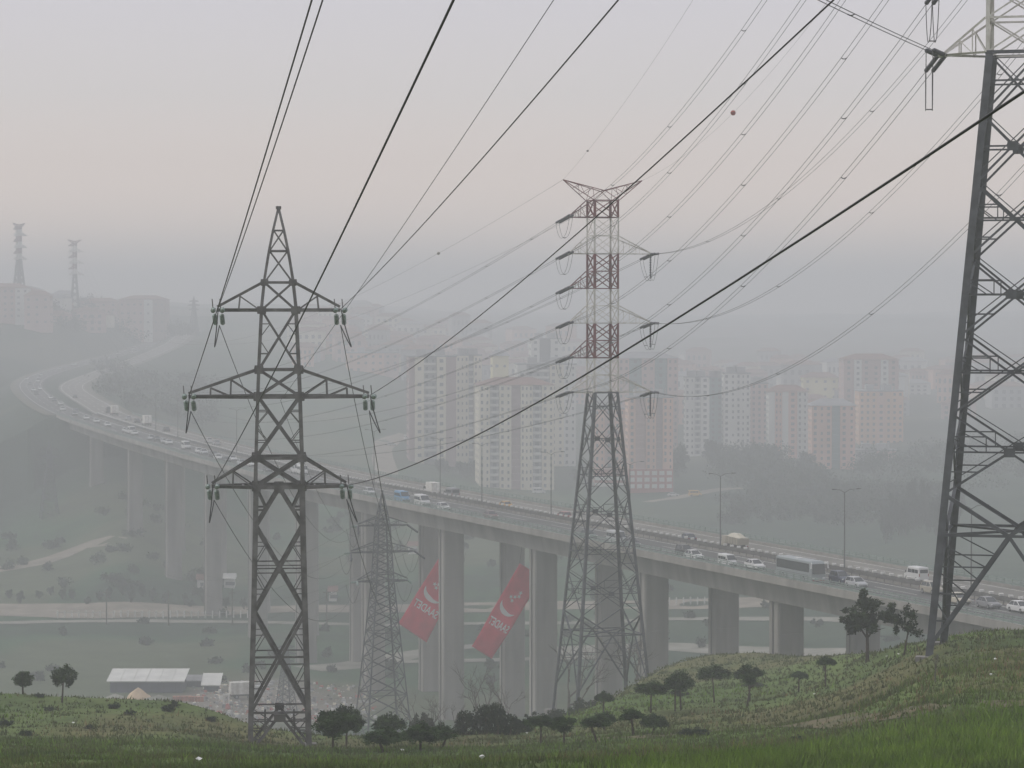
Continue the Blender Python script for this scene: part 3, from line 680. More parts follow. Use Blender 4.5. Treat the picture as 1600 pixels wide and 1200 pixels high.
# thin earth cable that runs over the middle of the pylon
e0 = world(pyl, (0.1, 0.6, (1170 - 622) * YP / F_PX)); em = at(865, 0, 82); t_ = (e0.y - em.y) / (e0.y + 150); sg = 3.0
e1 = Vector((e0.x + (em.x - e0.x) / t_, -150, (em.z - e0.z + 4 * sg * t_ * (1 - t_)) / t_ + e0.z))
power_line('power_line', e0, e1, sg, 0.014, M['wire'], 'thinnest wire, meeting the middle of the near pylon behind its right arms')
power_line('power_line', e0, world(pyl2, (0, 0, (1170 - 330) * YP / F_PX)), 7.0, 0.013, M['wire'], 'thin wire dropping from the near pylon middle to the tip of the slim pylon')
# the slim pylon's own strings and onward wires
for (zi, s), tp in tips2.items():
    inv2 = Matrix.LocRotScale(pyl2.location, pyl2.rotation_euler, pyl2.scale).inverted(); tw = world(pyl2, tp)
    hang(INS_DARK if zi else INS_GLASS, pyl2, tp, (0.25 * s, -0.9, -0.25)); o = hang(INS_GLASS, pyl2, tp, (-0.85, 0.8, -0.15))
    mb = MB(); a, b = tp + Vector((0.2 * s, -1.6, -0.5)), tp + Vector((-1.3, 1.3, -0.4))
    mb.tube([a.lerp(b, t) - Vector((0, 0, 8 * 1.0 * t * (1 - t))) for t in [k / 10 for k in range(11)]], 0.03, 4).build('jumper_loop', M['wire'], pyl2, True)
    end = Vector((-170 + s * 5, 1000, -25 + zi * 5)); end = Vector(XYZ(60 + s * 14, 905, -42 + zi * 5.2))
    nm = {(0, -1): 'lowest left', (1, -1): 'middle left', (2, -1): 'upper left', (0, 1): 'lowest right', (1, 1): 'middle right', (2, 1): 'upper right'}[(zi, s)]
    power_line('power_line', tw + Vector((-1.0, 1.0, -0.3)), end, 26, 0.016, M['wire_far'], f'faint wire sagging left across the valley from the {nm} arm of the slim pylon')

# small pylons far down in the valley
pv1 = at(447, 1118, 560); v1, _ = double_pylon((pv1.x, pv1.y, hzs(pv1.x, pv1.y) - 0.3), 0.5, 'small hazy lattice pylon in the scrapyard, seen between the legs of the near pylon', k=YP / F_PX, dense=True, individual=False, sc=0.46, steel='steel_mid', w=1.5)
pv2 = at(78, 985, 905); v2, _ = double_pylon((pv2.x, pv2.y, hzs(pv2.x, pv2.y) - 0.5), 0.3, 'very faint pylon standing on the valley floor at far left', k=YP / F_PX, dense=True, individual=False, sc=0.78, steel='steel_mid', w=1.3)
pv2.z = hzs(pv2.x, pv2.y)

# ------------------------------------------------------------------ red and white high-voltage towers
ARM_Z = [35.5, 39.6, 43.7, 47.8, 51.9, 56.2]
def big_tower(loc, rz, label, individual=True, base=-1.5, lower='steel_mid', insul=True, top_open=True, group=None, w=1.0, bot=4.6, topw=1.55, sides=(2.75, 4.7)):
    root = empty('high_voltage_tower', loc, rz, label, 'pylon', group); P = Parts(root, individual)
    gs, wh, rd = M[lower], M['white_paint'], M['red_paint']
    hw_at = lambda z: float(np.interp(z, [-20, 0, 35.5, 60], [bot + 20 * (bot - topw) / 35.5, bot, topw, topw])); cor = lambda i, z: square(hw_at(z), z)[i]
    bands = [(35.5, 39.6, wh), (39.6, 43.7, rd), (43.7, 47.8, wh), (47.8, 51.9, rd), (51.9, 56.2, wh), (56.2, 58.2, rd)]
    for i in range(4):
        sxn, syn = [(-1, -1), (1, -1), (1, 1), (-1, 1)][i]
        def leg(a, b, ww, m, name):
            mb = MB(); p, q = cor(i, a), cor(i, b); ax, ay = Vector((-sxn, 0, 0)), Vector((0, -syn, 0)); t_ = ww * 0.16
            sec = [(0, 0), (ww, 0), (ww, t_), (t_, t_), (t_, ww), (0, ww)]
            if sxn * syn < 0: sec = sec[::-1]
            mb.add([p + ax * u + ay * v for u, v in sec] + [q + ax * u + ay * v for u, v in sec], [(j, (j + 1) % 6, 6 + (j + 1) % 6, 6 + j) for j in range(6)] + [(5, 4, 3, 0), (3, 2, 1, 0), (6, 9, 10, 11), (6, 7, 8, 9)])
            mb.build(name, m, root)
        leg(base, 35.5, 0.46 * w, gs, 'leg')
        for a, b, m in bands: leg(a, b, (0.34 if m is rd else 0.24) * w, m, 'upper_leg')
    cor = lambda i, z: square(hw_at(z) - (0.17 if z < 35.4 else 0.07) * w, z)[i]
    w = w * (0.85 if w < 2 else 1); nodes = [7.0, 9.4, 14.1, 18.7, 23.3, 27.7, 31.8, 35.5]
    for f in range(4):
        i, j, o = FACES[f]
        mid = lambda z: (cor(i, z) + cor(j, z)) / 2
        # bottom panel: inverted V with its own small lattice
        for e in (i, j):
            P.bar('brace', mid(7.0), cor(e, 0.4), 0.26 * w, gs, o)
            for tt in (0.28, 0.52, 0.76):
                s_ = mid(7.0).lerp(cor(e, 0.4), tt)
                P.bar('redundant', cor(e, s_.z), s_, 0.11 * w, gs, o); P.bar('redundant', cor(e, s_.z + 1.4), s_, 0.10 * w, gs, o)
        P.bar('horizontal', cor(i, 7.0), cor(j, 7.0), 0.20 * w, gs, o)
        for n_i, (a, b) in enumerate(zip(nodes[:-1], nodes[1:])):
            p0, p1, q0, q1 = cor(i, a), cor(j, a), cor(i, b), cor(j, b)
            if n_i == 0: p0m = mid(7.0); P.bar('brace', p0m, q0, 0.27 * w, gs, o); P.bar('brace', p0m, q1, 0.27 * w, gs, o); continue
            P.bar('brace', p0, q1, 0.155 * w, gs, o); P.bar('brace', p1, q0, 0.155 * w, gs, Vector(o) * -1)
            if individual: P.bar('brace', p0 + Vector((0, 0, 0.5)), q1 + Vector((0, 0, 0.3)), 0.075 * w, gs, Vector(o) * -1)
            t = hw_at(a) / (hw_at(a) + hw_at(b)); c = p0.lerp(q1, t)
            if n_i > 0:
                P.bar('horizontal', cor(i, c.z), cor(j, c.z), 0.13 * w, gs, o)
                if n_i % 2 and individual: gusset(root, c, gs, 0.6, o)
            if individual and n_i < 5:
                for e, (d0, d1), (e0, e1) in ((i, (p0, q1), (p1, q0)), (j, (p1, q0), (p0, q1))):
                    s_ = d0.lerp(d1, 0.28); u_ = e0.lerp(e1, 0.72)
                    P.bar('redundant', cor(e, s_.z), s_, 0.10 * w, gs, o); P.bar('redundant', cor(e, u_.z), u_, 0.10 * w, gs, o)
                    P.bar('redundant', u_, Vector((u_.x, u_.y, c.z)), 0.08 * w, gs, o); P.bar('redundant', cor(e, u_.z), Vector((s_.x, s_.y, c.z)), 0.08 * w, gs, o)
        P.bar('horizontal', cor(i, 35.5), cor(j, 35.5), 0.24 * w, gs, o)
        for a, b, m in bands:
            h = (b - a) / 2 if b - a > 3 else b - a; z = a
            while z < b - 0.1:
                P.bar('upper_brace', cor(i, z), cor(j, z + h), (0.18 if m is rd else .11) * w, m, o); P.bar('upper_brace', cor(j, z), cor(i, z + h), (0.18 if m is rd else .11) * w, m, Vector(o) * -1)
                P.bar('upper_horizontal', cor(i, z), cor(j, z), 0.15 * w, m, o); z += h
            P.bar('upper_horizontal', cor(i, b), cor(j, b), 0.15 * w, m, o)
    if individual:   # plan bracing at the diaphragm
        for a, b in ((0, 2), (1, 3)): P.bar('horizontal', cor(a, 7.0), cor(b, 7.0), 0.15, gs, (0, 0, 1))
    P.finish()
    tips = {}
    def arm(s, z, d, m, rise=2.05):
        mb = MB(); tip = Vector((s * (topw + d), 0, z))
        for sy in (-1, 1):
            lo, hi = Vector((s * topw, sy * topw, z)), Vector((s * topw, sy * topw, z + rise))
            mb.angle(lo, tip, 0.16 * w, 1, out=(0, 0, 1)); mb.angle(hi, tip, 0.16 * w, 1, out=(0, sy, 0))
            for t in (0.3, 0.6): mb.angle(lo.lerp(tip, t), hi.lerp(tip, t), 0.09 * w, 1, out=(0, sy, 0)); mb.angle(lo.lerp(tip, t - 0.3), hi.lerp(tip, t), 0.08 * w, 1, out=(0, sy, 0))
        for t in (0.3, 0.6, 0.85): mb.angle(Vector((s * topw, -topw, z)).lerp(tip, t), Vector((s * topw, topw, z)).lerp(tip, t), 0.09 * w, 1, out=(0, 0, 1))
        mb.box(tip.x - 0.28, tip.x + 0.28, -0.5, 0.5, z - 0.1, z + 0.1)
        mb.build('crossarm', m, root); return tip
    for n_i, z in enumerate(ARM_Z):
        m = wh if n_i % 2 == 0 else rd
        tips[('l', n_i)] = arm(-1, z, sides[0], m)
        if n_i % 2 == 0: tips[('r', n_i)] = arm(1, z, sides[1], m)
    for s in (-1, 1):      # horns for the earth wires
        mb = MB(); tip = Vector((s * 4.9, 0, 60.6))
        for sy in (-1, 1):
            a, b = Vector((s * topw, sy * topw, 58.2)), Vector((-s * 0.1, sy * topw * 0.6, 59.3))
            mb.angle(a, tip, 0.15 * w, 1, out=(0, sy, 0)); mb.angle(b, tip, 0.15 * w, 1, out=(0, sy, 0)); mb.angle(Vector((-s * topw, sy * topw, 58.2)), b, 0.12 * w, 1, out=(0, sy, 0))
            for t in (0.3, 0.6): mb.angle(a.lerp(tip, t), b.lerp(tip, t), 0.09 * w, 1, out=(0, sy, 0)); mb.angle(a.lerp(tip, max(0, t - 0.3)), b.lerp(tip, t), 0.08 * w, 1, out=(0, sy, 0))
        mb.build('peak_horn', rd, root); tips[('h', s)] = tip
    return root, tips

pm = at(941, 1085, 337); zt = at(941, 613, 337).z - 35.5
gz = hzs(pm.x, pm.y) - zt
mid_t, mt = big_tower((pm.x, pm.y, zt), math.radians(16), 'red and white high-voltage tower on a grey lattice body, middle of the picture', w=0.78, base=gz - 0.5)
for i, c in enumerate(square(4.6 - gz * 0.086, gz)):
    MB().box(c.x - 0.7, c.x + 0.7, c.y - 0.7, c.y + 0.7, gz - 1.2, gz + 0.4).build('footing', M['concrete_dark'], mid_t)
RT_Y = 170.0
pr = at(1583, 1010, RT_Y); zr = at(1583, 84, RT_Y).z - 35.5
right_t, rt = big_tower((pr.x, pr.y, zr), math.radians(-14), 'huge dark lattice tower with a white upper body at the right edge of the picture', lower='steel_mid', w=0.96, bot=4.75, topw=1.65, sides=(2.75, 4.7))
for i, c in enumerate(square(4.85, -0.6)): MB().box(c.x - 0.45, c.x + 0.45, c.y - 0.45, c.y + 0.45, -3.0, hzs(*world(right_t, (c.x, c.y, 0))[:2]) + 0.15 - zr).build('footing', M['concrete_dark'], right_t)
# far towers on the ridge
pf1 = at(117, 470, 1850); far1, ft1 = big_tower((pf1.x, pf1.y, hzs(pf1.x, pf1.y) - 1), 0.18, 'faint high-voltage tower on the left ridge, right-hand and broader one of the tall pair', individual=False, w=3.4, group=None)
far1.scale = (.90, .90, .90)
pf2 = at(30, 470, 1850); far2, ft2 = big_tower((pf2.x, pf2.y, hzs(pf2.x, pf2.y) - 1), 0.7, 'faint high-voltage tower on the left ridge, leftmost of all', individual=False, w=3.2); far2.scale = (.94, .94, .94)
for px, py, Y, sc, lab in ((143, 470, 1900, 0.5, 'small faint pylon on the ridge just right of the tall pair of towers'), (303, 515, 2000, 0.9, 'hardly visible pylon in the haze left of the near pylon head')):
    p = at(px, py, Y); double_pylon((p.x, p.y, hzs(p.x, p.y) - 1), 0.4, lab, k=YP / F_PX, dense=True, individual=False, sc=sc, steel='steel_mid', w=2.6)

# bundled conductors -----------------------------------------------------------
def bundle(p0, p1, sag, r, m, label, sep=0.40, group=None, spacers=(0.2, 0.42, 0.64, 0.86), n=48):
    p0, p1 = Vector(p0), Vector(p1); d = (p1 - p0); side = Vector((d.y, -d.x, 0)).normalized() * sep / 2
    root = empty('power_line', p0, 0, label, 'power line', group); cur = lambda t: p0.lerp(p1, t) - Vector((0, 0, 4 * sag * t * (1 - t)))
    for q in (-1, 1): MB().tube([cur(k / n) + side * q - p0 for k in range(n + 1)], r, 4).build('conductor', m, root, True)
    for t in spacers:
        a = cur(t) - p0; mb = MB(); mb.tube([a - side, a - side * 0.3 - Vector((0, 0, 0.07)), a + side * 0.3 - Vector((0, 0, 0.07)), a + side], 0.035, 4); mb.build('spacer', m, root)
    return root
def strings(tower, tip, d, me, off=0.22):
    inv = Matrix.LocRotScale(tower.location, tower.rotation_euler, tower.scale).inverted(); li = inv.to_3x3()
    side = d.cross(Vector((0, 0, 1))).normalized() * off
    for q in (-1, 1): hang(me, tower, inv @ (tip + side * q), li @ d)
    return tip + d * 3.0
def jumper(tower, a, b, drop, r=0.022, sep=0.40):
    inv = Matrix.LocRotScale(tower.location, tower.rotation_euler, tower.scale).inverted(); a, b = Vector(a), Vector(b)
    d = b - a; side = Vector((d.y, -d.x, 0)); side = (side.normalized() if side.length > 0.01 else Vector((1, 0, 0))) * sep / 2
    for q in (-1, 1):
        pts = [inv @ (a.lerp(b, t) + side * q - Vector((0, 0, drop * (1 - abs(2 * t - 1) ** 2.6)))) for t in [k / 14 for k in range(15)]]
        MB().tube(pts, r, 4).build('jumper_loop', M['wire_far'], tower, True)
    c_ = a.lerp(b, .5) - Vector((0, 0, drop)); MB().tube([inv @ (c_ - side), inv @ (c_ + side)], 0.035, 4).build('spacer', M['wire_far'], tower)
dr = lambda a, b, sag: ((b - a).normalized() + Vector((0, 0, -4 * sag / (b - a).length))).normalized()
names = {0: 'lowest', 1: 'second lowest', 2: 'third', 3: 'fourth', 4: 'fifth', 5: 'topmost'}
for key in [('l', k) for k in range(6)] + [('r', 0), ('r', 2), ('r', 4)]:
    A, B = world(mid_t, mt[key]), world(right_t, rt[key]); sag = 6.5 if key[0] == 'r' else 4.2
    da, db = dr(A, B, sag), dr(B, A, sag)
    a = strings(mid_t, A, da, INS_DARK); b = strings(right_t, B, db, INS_DARK)
    side = 'left' if key[0] == 'l' else 'right'
    bundle(a, b, sag, 0.021, M['wire_far'], f'twin wires from the {names[key[1]]} {side} arm of the red and white tower, rising right')
    C = world(far1, ft1[key]); sg = 46.0
    dc = dr(A, C, sg); dc = Vector((dc.x - 0.25, dc.y, dc.z - 0.12)).normalized(); c = strings(mid_t, A, dc, INS_DARK)
    bundle(c, C, sg, 0.022, M['wire_far'], f'faint wires sagging left from the {names[key[1]]} {side} arm of the red and white tower', spacers=(0.01, 0.03, 0.055, 0.09), n=90)
    if key[0] == 'r':
        inv = mid_t.matrix_basis.inverted() if False else Matrix.LocRotScale(mid_t.location, mid_t.rotation_euler, mid_t.scale).inverted()
        hang(INS_DARK, mid_t, inv @ (A + Vector((-0.25, 0, 0))), (0, 0, -1)); jumper(mid_t, a, A + Vector((-0.25, 0, -3.0)), 1.0); jumper(mid_t, A + Vector((-0.25, 0, -3.0)), c, 0.9)
    else: jumper(mid_t, a, c, 2.2)
    # right tower: loops and the span that goes on over the hill behind the camera
    if key == ('l', 0):
        m_ = at(1311, 0, 150); e = B + (m_ - B) * 3.6
        dd = dr(B, e, 0.5); g = strings(right_t, B, dd, INS_DARK)
        bundle(g, e, 0.5, 0.026, M['wire'], 'twin wires leaving the right tower white left arm, heading up and left', spacers=(0.22, 0.5))
        jumper(right_t, b, g, 2.9, 0.026)
    else:
        e = B + Vector((-16.0, -60, 4)) * 4; dd = dr(B, e, 3.0); g = strings(right_t, B, dd, INS_DARK); jumper(right_t, b, g, 2.9, 0.026)
# earth wires and marker balls
for s, lab, lab2 in ((-1, 'hair-thin earth wire rising from the left horn of the red and white tower', 'hair-thin earth wire running left from the left horn of the red and white tower'),
                     (1, 'earth wire carrying a red marker ball, from the right horn of the middle tower', 'hair-thin earth wire running left from the right horn of the red and white tower')):
    A, B = world(mid_t, mt[('h', s)]), world(right_t, rt[('h', s)] + Vector((0, 0, 4))); C = world(far1, ft1[('h', s)])
    es = 6.2 if s > 0 else 3.0; power_line('earth_wire', A, B, es, 0.011, M['wire_far'], lab); power_line('earth_wire', A, C, 40, 0.016, M['wire_far'], lab2, n=90)
    t = min([q / 400 for q in range(400)], key=lambda q: abs(proj(A.lerp(B, q))[0] - (1146 if s > 0 else 918)))
    c = A.lerp(B, t) - Vector((0, 0, 4 * es * t * (1 - t)))
    def ball(c, r, m, lab):
        bpy.ops.mesh.primitive_uv_sphere_add(segments=18, ring_count=12, radius=r, location=c); o = bpy.context.object; o.name = 'marker_ball'; o.data.materials.append(m); o.data.polygons.foreach_set('use_smooth', [True] * len(o.data.polygons))
        tag(o, lab, 'marker ball'); MB().tube([(0, 0, -r * 0.1), (0, 0, r * 0.1)], r * 1.04, 18).build('seam_band', M['wire'], o)
    if s > 0: ball(c, 0.26, mat('red_marker', (0.34, 0.06, 0.045), 0.5, 0.1, 3.0), 'red aircraft warning ball hanging on a wire in the sky')
    else: ball(c, 0.12, mat('grey_marker', (0.2, 0.18, 0.17), 0.6), 'tiny dark ball on the earth wire above the red and white tower')
    if s < 0:
        t = min([q / 400 for q in range(200)], key=lambda q: abs(proj(A.lerp(C, q))[0] - 684)); c = A.lerp(C, t) - Vector((0, 0, 4 * 40 * t * (1 - t))); ball(c, 0.24, mat('pale_marker', (0.40, 0.38, 0.34), 0.6), 'pale aircraft warning ball on the faint wire left of the red and white tower')
# ------------------------------------------------------------------ vegetation
def leaf_cloud(name, centers, radii, n_per, size, m, seed, flat=0.7, up=0.0):
    """many small leaf-sized triangles gathered in clumps"""
    r = np.random.default_rng(seed); C_ = np.repeat(np.asarray(centers), n_per, 0); R_ = np.repeat(np.asarray(radii), n_per, 0)
    n = len(C_); d = r.normal(size=(n, 3)); d /= np.linalg.norm(d, axis=1)[:, None]
    p = C_ + d * (R_ * r.random(n) ** 0.45)[:, None] * np.array([1, 1, flat])
    a = r.normal(size=(n, 3)) + np.array([0, 0, up]); a /= np.linalg.norm(a, axis=1)[:, None]
    b = np.cross(a, r.normal(size=(n, 3))); b /= np.linalg.norm(b, axis=1)[:, None]
    s = size * (0.6 + 0.9 * r.random(n))[:, None]
    v = np.stack([p - b * s * 0.35, p + b * s * 0.35, p + a * s], 1).reshape(-1, 3)
    return np_mesh(name, v, np.arange(n * 3).reshape(-1, 3), m)
def crown_variant(kind, seed):
    """unit crowns: about 1 wide and 1 high, base at z = 0"""
    r = np.random.default_rng(seed); c, rad = [], []
    if kind == 'umbrella':
        for _ in range(70):
            a = r.random() * 6.28; q = math.sqrt(r.random()) * 0.44; z = 0.24 + 0.5 * (1 - (q / 0.46) ** 2) * r.random() + 0.035 * r.normal()
            c.append((q * math.cos(a), q * math.sin(a) , z)); rad.append(0.10 + 0.05 * r.random())
        return leaf_cloud('crown', c, rad, 60, 0.062, M['pine'], seed, 1.3, 0.5)
    if kind == 'round':
        for _ in range(60):
            d = r.normal(size=3); d /= np.linalg.norm(d); q = 0.40 * r.random() ** 0.4
            c.append((d[0] * q, d[1] * q, 0.5 + d[2] * q * 0.95)); rad.append(0.09 + 0.05 * r.random())
        return leaf_cloud('crown', c, rad, 60, 0.06, M['pine'], seed, 1.0, 0.4)
    if kind == 'ragged':
        for _ in range(20):
            a = r.random() * 6.28; q = math.sqrt(r.random()) * 0.42
            c.append((q * math.cos(a), q * math.sin(a), 0.15 + 0.75 * r.random() * (1 - q))); rad.append(0.08 + 0.07 * r.random())
        return leaf_cloud('crown', c, rad, 70, 0.065, M['pine_b'], seed, 1.0, 0.4)
    if kind == 'big':
        for _ in range(26):
            a = r.random() * 6.28; q = math.sqrt(r.random()) * 0.40; z = 0.25 + 0.55 * r.random() * (1 - q * 1.2)
            for _k in range(4):
                c.append((q * math.cos(a) + r.normal() * 0.05, q * math.sin(a) + r.normal() * 0.05, z + r.normal() * 0.05)); rad.append(0.055 + 0.03 * r.random())
        for k in range(5): c.append((-0.06 + 0.03 * r.normal(), 0, 0.75 + 0.06 * k)); rad.append(0.06)
        return leaf_cloud('crown', c, rad, 80, 0.045, M['pine_b'], seed, 1.0, 0.4)
    if kind in ('bush', 'scrub', 'bloom'):
        for _ in range(40):
            d = r.normal(size=3); d /= np.linalg.norm(d); q = 0.42 * r.random() ** 0.5
            c.append((d[0] * q, d[1] * q, 0.40 + d[2] * q * 0.9 + (0.15 * r.random() if r.random() < 0.25 else 0))); rad.append(0.07 + 0.08 * r.random())
        return leaf_cloud('foliage', c, rad, 60 if kind != 'bloom' else 18, 0.06, M[{'bush': 'bush', 'scrub': 'bush_grey', 'bloom': 'blossom'}[kind]], seed, 1.0, 0.3)
CROWNS = {k: [crown_variant(k, 100 + 7 * i + sum(map(ord, k))) for i in range(n)] for k, n in (('umbrella', 4), ('round', 3), ('ragged', 3), ('big', 2), ('bush', 4), ('scrub', 3), ('bloom', 1))}
def trunk_variant(seed, fork=True):
    r = np.random.default_rng(seed); mb = MB(); b = r.normal(size=2) * 0.035
    pts = [(0, 0, -0.12), (b[0] * 0.5, b[1] * 0.5, 0.25), (b[0], b[1], 0.55), (b[0] * 0.6, b[1] * 1.3, 0.80)]
    mb.tube(pts, [0.034, 0.028, 0.023, 0.018], 6)
    for _ in range(5):
        a = r.random() * 6.28; l = 0.14 + 0.10 * r.random(); s_ = Vector(pts[2]).lerp(Vector(pts[3]), r.random())
        mb.tube([s_, s_ + Vector((math.cos(a) * l * 0.5, math.sin(a) * l * 0.5, l * 0.5)), s_ + Vector((math.cos(a) * l, math.sin(a) * l, l * 1.1))], [0.014, 0.010, 0.006], 4)
    return mb.mesh('trunk', M['trunk'], True)
TRUNKS = [trunk_variant(s) for s in range(5)]
def hill_spot(px, py): return ground_px(px, py, 70)
def pine(px, base, top, wpx, kind, label, crown_frac=0.55, group='young pines on the near hillside', p=None, name='pine_tree'):
    p = p or hill_spot(px, base); k = F_PX / p.y; H = max(0.8, (p.z * 0 + (base - top)) / k); W = wpx / k
    root = empty(name, p, random.random() * 6.28, label, 'tree', group)
    t = link_mesh('trunk', random.choice(TRUNKS), root); tw = max(1.9, H * 1.0); t.scale = (2.2, 2.2, H * 0.86)
    c = link_mesh('crown', random.choice(CROWNS[kind]), root); ch = H * crown_frac * 1.12; c.scale = (W, W, ch); c.location = (0, 0, H - ch * 0.93)
    root.rotation_euler = ((random.random() - .5) * .16, (random.random() - .5) * .16, root.rotation_euler[2]); c.scale = (c.scale[0] * (.9 + .25 * random.random()), c.scale[1] * (.9 + .25 * random.random()), c.scale[2] * (.9 + .25 * random.random()))
    return root
PINES = [
 (36, 1085, 1046, 36, 'round', 'leftmost small round pine standing alone on the hill edge', .72), (97, 1098, 1042, 44, 'round', 'second pine from the left edge, taller, on the hill crest', .60),
 (541, 1166, 1108, 50, 'round', 'rear one of two dense round pines right of the near pylon', .72), (520, 1173, 1113, 66, 'round', 'front and broadest of the dense round pines right of the near pylon', .70),
 (608, 1165, 1111, 54, 'umbrella', 'rear flat-topped pine just left of the slim pylon feet', .6), (600, 1176, 1132, 58, 'umbrella', 'low front pine in the overlapping pair below the slim pylon', .66),
 (657, 1174, 1130, 54, 'umbrella', 'left one of two joined flat pines right of the slim pylon', .68), (690, 1170, 1131, 46, 'umbrella', 'right one of two joined flat pines right of the slim pylon', .62),
 (845, 1162, 1112, 44, 'umbrella', 'flat pine at the right end of the dark shrubs', .48), (881, 1164, 1120, 40, 'round', 'compact pine standing low, between two taller flat pines', .58),
 (934, 1160, 1114, 40, 'umbrella', 'flat pine below the right foot of the red and white tower', .48), (946, 1142, 1112, 28, 'umbrella', 'small pine half hidden behind a flat one below the tower', .6),
 (943, 1114, 1078, 30, 'umbrella', 'small pine at the grass edge near the bushes under the tower', .55), (990, 1150, 1103, 42, 'umbrella', 'dark flat pine alone in mid slope with a leaning trunk', .5),
 (1021, 1144, 1114, 44, 'umbrella', 'very low spreading pine with hardly any trunk in sight', .75), (1017, 1114, 1062, 42, 'umbrella', 'flat pine left of the two-trunk pine group', .45),
 (1055, 1112, 1050, 38, 'umbrella', 'left trunk of the overlapping pine pair in mid slope', .48), (1064, 1110, 1046, 38, 'umbrella', 'right trunk of the overlapping pine pair in mid slope', .5),
 (1116, 1098, 1032, 52, 'umbrella', 'well-shaped umbrella pine left of the upper slope group', .46), (1172, 1096, 1033, 46, 'umbrella', 'umbrella pine with a second pine in front of it', .45),
 (1167, 1104, 1050, 28, 'round', 'short pine with a bent trunk in front of an umbrella pine', .4), (1248, 1082, 1047, 24, 'umbrella', 'tiny thin flat pine in the middle of the slope', .35),
 (1290, 1073, 1023, 26, 'umbrella', 'thin tall pine with a very small flat head', .33), (1412, 1024, 953, 46, 'ragged', 'smaller ragged pine next to the large dark pine', .58),
 (1536, 985, 942, 28, 'ragged', 'upright dark shrubby pine beyond the right tower leg', .85), (1592, 982, 948, 30, 'ragged', 'dark pine cut by the right edge of the picture', .8)]
for (px, b, t, w_, k, lab, cf) in PINES: pine(px, b, t, w_ * 1.13, k, lab, cf)
# the large pine with a forked trunk
p = hill_spot(1355, 1035); k = F_PX / p.y; H = 108 / k
root = empty('pine_tree', p, 0.0, 'largest dark pine with a forked trunk left of the right tower', 'tree', 'young pines on the near hillside')
mb = MB(); mb.tube([(0, 0, -0.3), (0.02, 0, H * .2), (0, 0, H * .36)], [0.16, 0.12, 0.11], 8)
for a, q in (((-0.9, 0.2), .72), ((0.9, -0.1), .66), ((0.1, 0.8), .75), ((-0.2, -0.6), .8)):
    mb.tube([(0, 0, H * .35), (a[0] * .35, a[1] * .35, H * .44), (a[0] * .8, a[1] * .8, H * .6), (a[0], a[1], H * q)], [0.08, 0.065, 0.045, 0.02], 6)
for a in range(7):
    t_ = a * 0.9; mb.tube([(0.5 * math.cos(t_), 0.5 * math.sin(t_), H * .46), (1.3 * math.cos(t_), 1.3 * math.sin(t_), H * .5)], [0.03, 0.012], 4)
mb.build('trunk', M['trunk'], root, True)
W = 96 / k; c = link_mesh('crown', CROWNS['big'][0], root); c.scale = (W * 1.05, W * 1.05, H * .70); c.location = (0.0, 0, H * .33)

def bare_tree(px, base, top, label, p=None, spread=0.35, seed=0, m='bare', depth=4):
    p = p or hill_spot(px, base); H = (base - top) / F_PX * p.y; r = np.random.default_rng(seed)
    root = empty('bare_tree', p, 0, label, 'tree', 'leafless trees'); tr, br = MB(), MB()
    def grow(mb, s, d, l, rad, n):
        e = s + d * l; mid = s.lerp(e, .5) + Vector(r.normal(size=3)) * l * 0.06
        (tr if n == depth else br).tube([s, mid, e], [rad, rad * .85, rad * .62], 5 if n > 1 else 3)
        if n == 0: return
        for q in range(3 if n > 1 else 4):
            dd = (d + Vector(r.normal(size=3)) * spread * 1.25 + Vector((0, 0, .12))).normalized(); grow(mb, s.lerp(e, .55 + .45 * r.random()), dd, l * (.58 + .2 * r.random()), rad * .55, n - 1)
    grow(tr, Vector((0, 0, -.2)), Vector((r.normal() * .08, r.normal() * .08, 1)).normalized(), H * .42, H * .018, depth)
    tr.build('trunk', M[m], root); tag(br.build('branches', M[m], root), kind='stuff'); return root
def on(px, Y): r_ = ray(px, 600); return Vector((r_.x * Y, Y, hzs(r_.x * Y, Y)))
def bare_at(px, Y, top, label, seed, **kw):
    q = on(px, Y); b = proj(q)[1]; return bare_tree(px, b, top, label, q, seed=seed, **kw)
bare_at(1201, 268, 1044, 'thin grey leafless tree right of the umbrella pines', 3, spread=.45)
bare_at(1256, 285, 1016, 'crooked dead sapling with a few dark needles on the slope', 4, spread=.4)
bare_tree(1462, 1067, 1008, 'thin bare sapling in the grass below the right tower', seed=5, spread=.15, depth=3)
bare_at(742, 330, 1030, 'dark leafless tree standing in front of the second banner pier', 6)
bare_at(790, 320, 1045, 'leafless tree just left of the foot of the third pier', 7)
bare_at(985, 345, 968, 'tall leafless tree inside the right legs of the red and white tower', 8, spread=.3)
bare_at(1000, 352, 985, 'leafless tree beside the right foot of the red and white tower', 9, spread=.3)
bare_at(895, 352, 985, 'leafless tree inside the left legs of the red and white tower', 10, spread=.35)
bare_at(668, 310, 1066, 'grey leafless tree in the scrub right of the slim pylon', 12, spread=.45)
bare_at(700, 300, 1082, 'small grey leafless tree below the first banner', 13, spread=.45)

